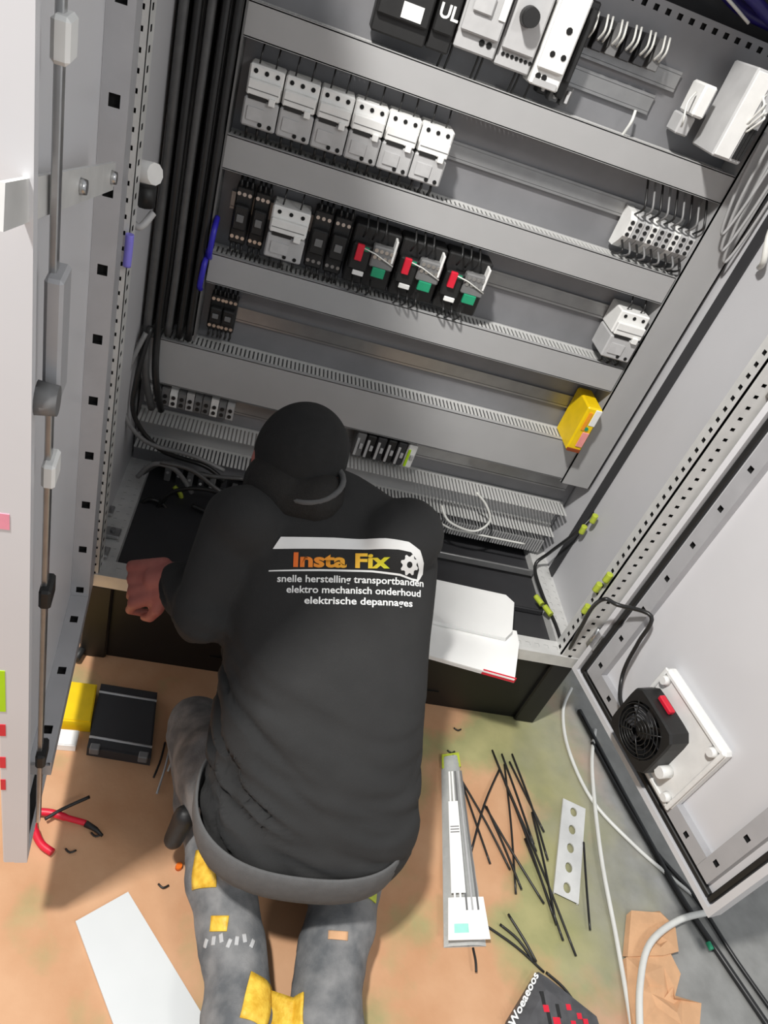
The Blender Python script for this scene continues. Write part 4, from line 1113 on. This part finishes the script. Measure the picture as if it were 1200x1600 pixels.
for s_ in (-1, 1):
    e = MB(); o0 = a + sd * hw * s_
    e.add([o0, o0 + d * L_, o0 + d * L_ + sd * .004 * s_, o0 + sd * .004 * s_] + [p + V3((0, 0, -.006)) for p in (o0, o0 + d * L_, o0 + d * L_ + sd * .004 * s_, o0 + sd * .004 * s_)] , [(0, 1, 2, 3), (4, 5, 6, 7), (0, 1, 5, 4), (1, 2, 6, 5), (2, 3, 7, 6), (3, 0, 4, 7)])
    for v_ in e.v: v_.z += .002
    e.build('flange', M_frame, t)
# clear bag of cable ties
t = thing('cable_tie_bag', 'clear plastic bag of cable ties with a white label lying beside the right leg', 'bag', fp(722, 1340))
q4 = [fp(690, 1185, .004), fp(716, 1182, .004), fp(760, 1478, .004), fp(694, 1480, .004)]
M_clear = mat('milky_plastic_film', (.86, .87, .86), .25, 0, .05, 40, .3, trans=.35, bscale=120)
mb = MB(); nx_, ny_ = 7, 20; tp = []; bt = []
for j in range(ny_):
    v_ = j / (ny_ - 1)
    for i in range(nx_):
        u2 = i / (nx_ - 1)
        p = (q4[0] * (1 - u2) + q4[1] * u2) * (1 - v_) + (q4[3] * (1 - u2) + q4[2] * u2) * v_
        hgt = .004 + .020 * (math.sin(math.pi * u2) ** .5) * (math.sin(math.pi * min(1, v_ + .06)) ** .4 if v_ < .94 else .3) + .003 * noise.noise(p * 60)
        tp.append(V3((p.x, p.y, hgt))); bt.append(V3((p.x, p.y, .001)))
nn = nx_ * ny_
mb.add(tp + bt, [(j * nx_ + i, j * nx_ + i + 1, (j + 1) * nx_ + i + 1, (j + 1) * nx_ + i) for j in range(ny_ - 1) for i in range(nx_ - 1)]
       + [(nn + j * nx_ + i, nn + j * nx_ + i + 1, nn + (j + 1) * nx_ + i + 1, nn + (j + 1) * nx_ + i) for j in range(ny_ - 1) for i in range(nx_ - 1)], 0, True)
mb.build('film', M_clear, t)
for k in range(5):
    u2 = .2 + k * .15; a_ = q4[0].lerp(q4[1], u2); b2 = q4[3].lerp(q4[2], u2)
    p0, p1 = a_.lerp(b2, .12), a_.lerp(b2, .86); w_ = V3((.0022, .0004, 0))
    zt_ = .027
    MB().add([V3((p.x, p.y, zt_)) for p in (p0 - w_, p0 + w_, p1 + w_, p1 - w_)] + [V3((p.x, p.y, zt_ + .0015)) for p in (p0 - w_, p0 + w_, p1 + w_, p1 - w_)], [(0, 1, 2, 3), (4, 5, 6, 7), (0, 1, 5, 4), (1, 2, 6, 5), (2, 3, 7, 6), (3, 0, 4, 7)]).build('cable_tie', [M_paper, M_paper, M_mid, M_grey, M_mid][k], t)
def quad_on(pts, z, m, name, parent, th=.0015):
    n_ = len(pts); q = [V3((p.x, p.y, z)) for p in pts]
    return MB().add(q + [p + V3((0, 0, th)) for p in q], [tuple(range(n_))[::-1], tuple(range(n_, 2 * n_))] + [(i, (i + 1) % n_, n_ + (i + 1) % n_, n_ + i) for i in range(n_)]).build(name, m, parent)
lerp2 = lambda u2, v_: q4[0].lerp(q4[1], u2).lerp(q4[3].lerp(q4[2], u2), v_)
quad_on([lerp2(.02, .80), lerp2(.98, .80), lerp2(1.0, .99), lerp2(.0, .99)], .0265, M_paper, 'header_card', t)
quad_on([lerp2(.15, .92), lerp2(.5, .92), lerp2(.5, .96), lerp2(.15, .96)], .0282, mat('mint_print', (.66, .93, .87), .5), 'mint_print', t, .0005)
quad_on([lerp2(.1, .30), lerp2(.5, .30), lerp2(.5, .78), lerp2(.1, .78)], .0288, M_paper, 'label', t, .0005)
for k in range(3): quad_on([lerp2(.14, .44 + k * .015), lerp2(.46, .44 + k * .015), lerp2(.46, .445 + k * .015), lerp2(.14, .445 + k * .015)], .0295, M_mid, 'print_line', t, .0003)
quad_on([lerp2(-.02, -.02), lerp2(1.02, -.02), lerp2(1.02, .07), lerp2(-.02, .07)], .006, M_ygreen, 'bag_seal', t, .003)
# white cables on the floor
cable('white_cable', 'long white cable from the plinth corner to under the right door', [fp(893, 1075, .02), fp(880, 1110, .006), fp(888, 1170, .006), fp(925, 1250, .006), fp(990, 1320, .006), fp(1050, 1372, .006), fp(1085, 1400, .006)], .0048, M_wcable)
cable('white_cable', 'straight white cable running down to the lower edge beside cardboard', [fp(930, 1140, .007), fp(925, 1200, .007), fp(938, 1330, .014), fp(962, 1460, .007), fp(978, 1550, .007), fp(990, 1620, .007)], .0052, M_wcable)
cable('white_cable', 'thick white cable curving from the door corner over the cardboard piece', [fp(1110, 1425, .02), fp(1060, 1438, .02), fp(1015, 1475, .03), fp(1000, 1540, .03), fp(1000, 1620, .03)], .0075, M_wcable)
cable('floor_cable', 'dark cable running along the floor under the right door to the lower right corner', [fp(905, 1110, .008), fp(985, 1260, .008), fp(1060, 1395, .008), fp(1130, 1500, .008), fp(1215, 1625, .008)], .007, M_cable)
cable('floor_cable', 'second dark cable beside the first with a green end near the door corner', [fp(925, 1160, .008), fp(1010, 1310, .008), fp(1085, 1400, .008), fp(1150, 1500, .008), fp(1235, 1620, .008)], .005, M_cable)
cable('green_end', 'small green wire end on the dark cables below the right door corner', [fp(1106, 1472, .02), fp(1112, 1484, .02)], .006, M_green, None, 'wire')
# cardboard
def crumple(name, pts, label, h, seed):
    random.seed(seed); n_ = len(pts); c_ = sum(pts, V3()) / n_
    mb = MB(); vs = [V3((p.x, p.y, .002)) for p in pts]; rings = [vs]
    for s_, hz in ((.97, h), (.6, h * 1.15), (.25, h * .8)):
        rings.append([c_ + (p - c_) * s_ + V3((random.uniform(-.008, .008), random.uniform(-.008, .008), 0)) for p in pts])
        for p in rings[-1]: p.z = hz + random.uniform(-.35, .35) * h
    allv = sum(rings, []); fs = [tuple(range(n_))[::-1]]
    for r_i in range(3):
        for k in range(n_): fs.append((r_i * n_ + k, r_i * n_ + (k + 1) % n_, (r_i + 1) * n_ + (k + 1) % n_, (r_i + 1) * n_ + k))
    fs.append(tuple(3 * n_ + k for k in range(n_)))
    mb.add(allv, fs); return solo(name, mb, M_card, label, 'cardboard')
crumple('cardboard_piece', [fp(x, y) for x, y in ((978, 1430), (1030, 1424), (1048, 1455), (1052, 1490), (1030, 1500), (972, 1495))], 'upper crumpled brown cardboard flap lying under the thick white cable', .014, 2)
crumple('cardboard_piece', [fp(x, y) for x, y in ((972, 1500), (1040, 1494), (1058, 1530), (1050, 1565), (1085, 1575), (1080, 1640), (985, 1640), (975, 1560))], 'larger brown cardboard piece at the lower edge right of the white cable', .018, 5)
# black printed bag at the lower edge
t = thing('printed_bag', 'black and grey bag with white lettering and red print at the lower edge', 'bag', fp(860, 1580))
pts = [fp(x, y) for x, y in ((836, 1520), (852, 1530), (930, 1592), (945, 1640), (775, 1640), (790, 1596))]
n_ = len(pts); c_ = sum(pts, V3()) / n_
vs = [V3((p.x, p.y, .001)) for p in pts] + [c_ + (p - c_) * .96 + V3((0, 0, .014)) for p in pts] + [c_ + (p - c_) * .5 + V3((0, 0, .022)) for p in pts]
MB().add(vs, [tuple(range(n_))[::-1]] + [(r_i * n_ + k, r_i * n_ + (k + 1) % n_, (r_i + 1) * n_ + (k + 1) % n_, (r_i + 1) * n_ + k) for r_i in range(2) for k in range(n_)] + [tuple(2 * n_ + k for k in range(n_))]).build('pouch', mat('charcoal_film', (.34, .34, .35), .35, 0, .15, 40), t)
vs_, fs_ = text_mesh('Woeaeoos', .032, .0008)
a_ = fp(803, 1606, .024); d = (fp(842, 1524, .024) - a_); Lt = d.length; d.normalize(); dn = V3((-d.y, d.x, 0))
wt = max(v.x for v in vs_)
MB().add([a_ + d * (v.x * Lt / wt) + dn * v.y * .6 for v in vs_], fs_).build('white_lettering', M_print, t)
random.seed(9)
for (x, y, s_) in ((853, 1576, 7), (888, 1574, 6), (870, 1597, 9), (905, 1588, 6), (915, 1597, 6), (896, 1600, 6)):
    q = fp(x, y, .021); e = .006 * s_ / 7
    MB().bx(q.x - e, q.x + e, q.y - e, q.y + e, .0195, .0225, .0).build('red_print', M_red, t)
for (x, y) in ((848, 1560), (872, 1580), (858, 1592)):
    q = fp(x, y, .021); MB().bx(q.x - .004, q.x + .004, q.y - .012, q.y + .012, .0195, .0222).build('black_print', M_black, t)
# pale sheet
pts = [fp(118, 1440, .004), fp(200, 1394, .004), fp(332, 1612, .004), fp(186, 1625, .004)]
t = thing('panel_sheet', 'rectangular pale grey sheet lying on the floor at the lower left', 'sheet', (pts[0] + pts[2]) / 2 * 1.0)
quad_on([V3((p.x, p.y, 0)) for p in pts], .001, mat('pale_grey_sheet', (.84, .85, .85), .35, 0, .02, 8), 'sheet', t, .005)
# pliers with red handles
t = thing('pliers', 'pliers with red handles lying open on the floor below the left door', 'pliers', fp(95, 1290))
MB().tube(curve_pts([fp(134, 1286, .012), fp(105, 1278, .014), fp(80, 1270, .014), fp(54, 1268, .012)], 6), [.006] * 7 + [.0075] * 12, 8).build('handle', M_red, t)
MB().tube(curve_pts([fp(52, 1268, .014), fp(54, 1295, .012), fp(64, 1318, .012), fp(82, 1332, .012)], 6), [.006] * 7 + [.0075] * 12, 8).build('handle', M_red, t)
MB().tube([fp(47, 1280, .018), fp(50, 1300, .018)], .005, 8).build('blue_grip', M_blue, t, label='blue grip inlay')
MB().cyl(fp(40, 1288, .004), fp(40, 1288, .020), .016, .016, 14).build('pivot', M_black, t)
MB().tube(curve_pts([fp(70, 1280, .02), fp(100, 1263, .022), fp(140, 1245, .022)], 5), .0035, 6).build('jaw', M_black, t)
MB().tube([fp(134, 1287, .012), fp(150, 1296, .010), fp(160, 1306, .008)], [.007, .005, .003], 8).build('jaw', M_black, t)
# yellow box, white box, dark case, cutters
def floor_box(name, corners, h, m, label, cat, extra=None):
    pts = [fp(x, y, h) for x, y in corners]; pts = [V3((p.x, p.y, 0)) for p in pts]
    t = thing(name, label, cat, sum(pts, V3()) / 4)
    n_ = 4
    MB().add([V3((p.x, p.y, .001)) for p in pts] + [V3((p.x, p.y, h)) for p in pts], [(3, 2, 1, 0), (4, 5, 6, 7)] + [(i, (i + 1) % 4, 4 + (i + 1) % 4, 4 + i) for i in range(4)]).build('body', m, t)
    c_ = sum(pts, V3()) / 4
    q = [c_ + (p - c_) * .94 for p in pts]
    MB().add([V3((p.x, p.y, h)) for p in q] + [V3((p.x, p.y, h + .003)) for p in q], [(3, 2, 1, 0), (4, 5, 6, 7)] + [(i, (i + 1) % 4, 4 + (i + 1) % 4, 4 + i) for i in range(4)]).build('lid', m, t)
    if extra: extra(t, pts, h)
    return t
floor_box('yellow_box', [(88, 1062), (152, 1070), (142, 1130), (76, 1124)], .035, M_yellow, 'small bright yellow box on the floor under the left door', 'box')
floor_box('white_box', [(72, 1138), (124, 1142), (118, 1166), (66, 1162)], .02, M_paper, 'small flat white box in front of the yellow box', 'box')
def case_extra(t, pts, h):
    for u2 in (.12, .88):
        p = pts[0].lerp(pts[1], u2).lerp(pts[3].lerp(pts[2], u2), .96)
        MB().bx(p.x - .010, p.x + .010, p.y - .012, p.y + .004, h * .5, h + .006, .002).build('latch', M_mid, t)
    for v_ in (.15, .85):
        a_ = pts[0].lerp(pts[3], v_); b2 = pts[1].lerp(pts[2], v_)
        MB().tube([V3((a_.x, a_.y, h + .003)), V3((b2.x, b2.y, h + .003))], .003, 6).build('rib', M_grey, t)
floor_box('tool_case', [(158, 1068), (246, 1082), (236, 1185), (136, 1168)], .03, M_dark, 'low dark grey tool case in the shade beside the yellow box', 'case', case_extra)
for i, pts in enumerate([[(104, 1018), (125, 1000), (152, 986)], [(112, 1022), (128, 1012), (150, 1008)]]):
    cable('cutter_blade', 'bright metal snap-off blade by the plinth corner, %s of two' % ['upper', 'lower'][i], [fp(x, y, .008 + .006 * i) for x, y in pts], .004, M_steel, None, 'blade', 6)
t = thing('wire_stripper', 'small black and steel stripping tool by the plinth corner at the left', 'tool', fp(125, 1015))
MB().tube([fp(118, 1030, .02), fp(135, 1005, .02)], [.010, .008], 8).build('handle', M_black, t)
MB().tube([fp(135, 1005, .02), fp(148, 992, .022)], [.006, .003], 8).build('jaw', M_steel, t)
# thin dark rods and ties beside the left thigh
for i, (xa, ya, xb, yb) in enumerate([(268, 1155, 245, 1240), (258, 1160, 240, 1215), (285, 1135, 262, 1205)]):
    cable('tie_strip', ['thin grey cable tie on the floor beside the left thigh', 'thin black cable tie on the floor beside the left thigh', 'thin white cable tie on the floor nearest the left thigh'][i], [fp(xa, ya, .006), fp((xa + xb) / 2 + 2, (ya + yb) / 2, .01), fp(xb, yb, .006)], .0025, [M_grey, M_cable, M_wcable][i], 'ties beside the left thigh', 'cable tie', 6)
solo('orange_cap', MB().cyl(fp(279, 1356), fp(279, 1356) + V3((0, 0, .012)), .007, .006, 10), mat('orange_plastic', (.95, .45, .08), .4), 'tiny orange plastic cap on the floor left of the kneeling leg', 'cap')
for i, (x, y) in enumerate([(40, 1290), (60, 1215), (72, 1195), (110, 1330), (150, 1305), (255, 1385), (715, 1140), (705, 1175)]):
    a = fp(x, y, .004); cable('scrap_wire', 'tiny scrap of wire on the floor ' + ['by the pliers pivot', 'under the left door', 'beside the white box', 'right of the pliers', 'right of the pliers jaws', 'left of the kneeling leg', 'by the plinth near the booklets', 'above the cable tie bag'][i], [a + V3((-.010, .004, 0)), a + V3((0, -.003, .001)), a + V3((.010, .003, 0))], .002, M_cable, 'scraps of wire', 'wire', 6, 3)
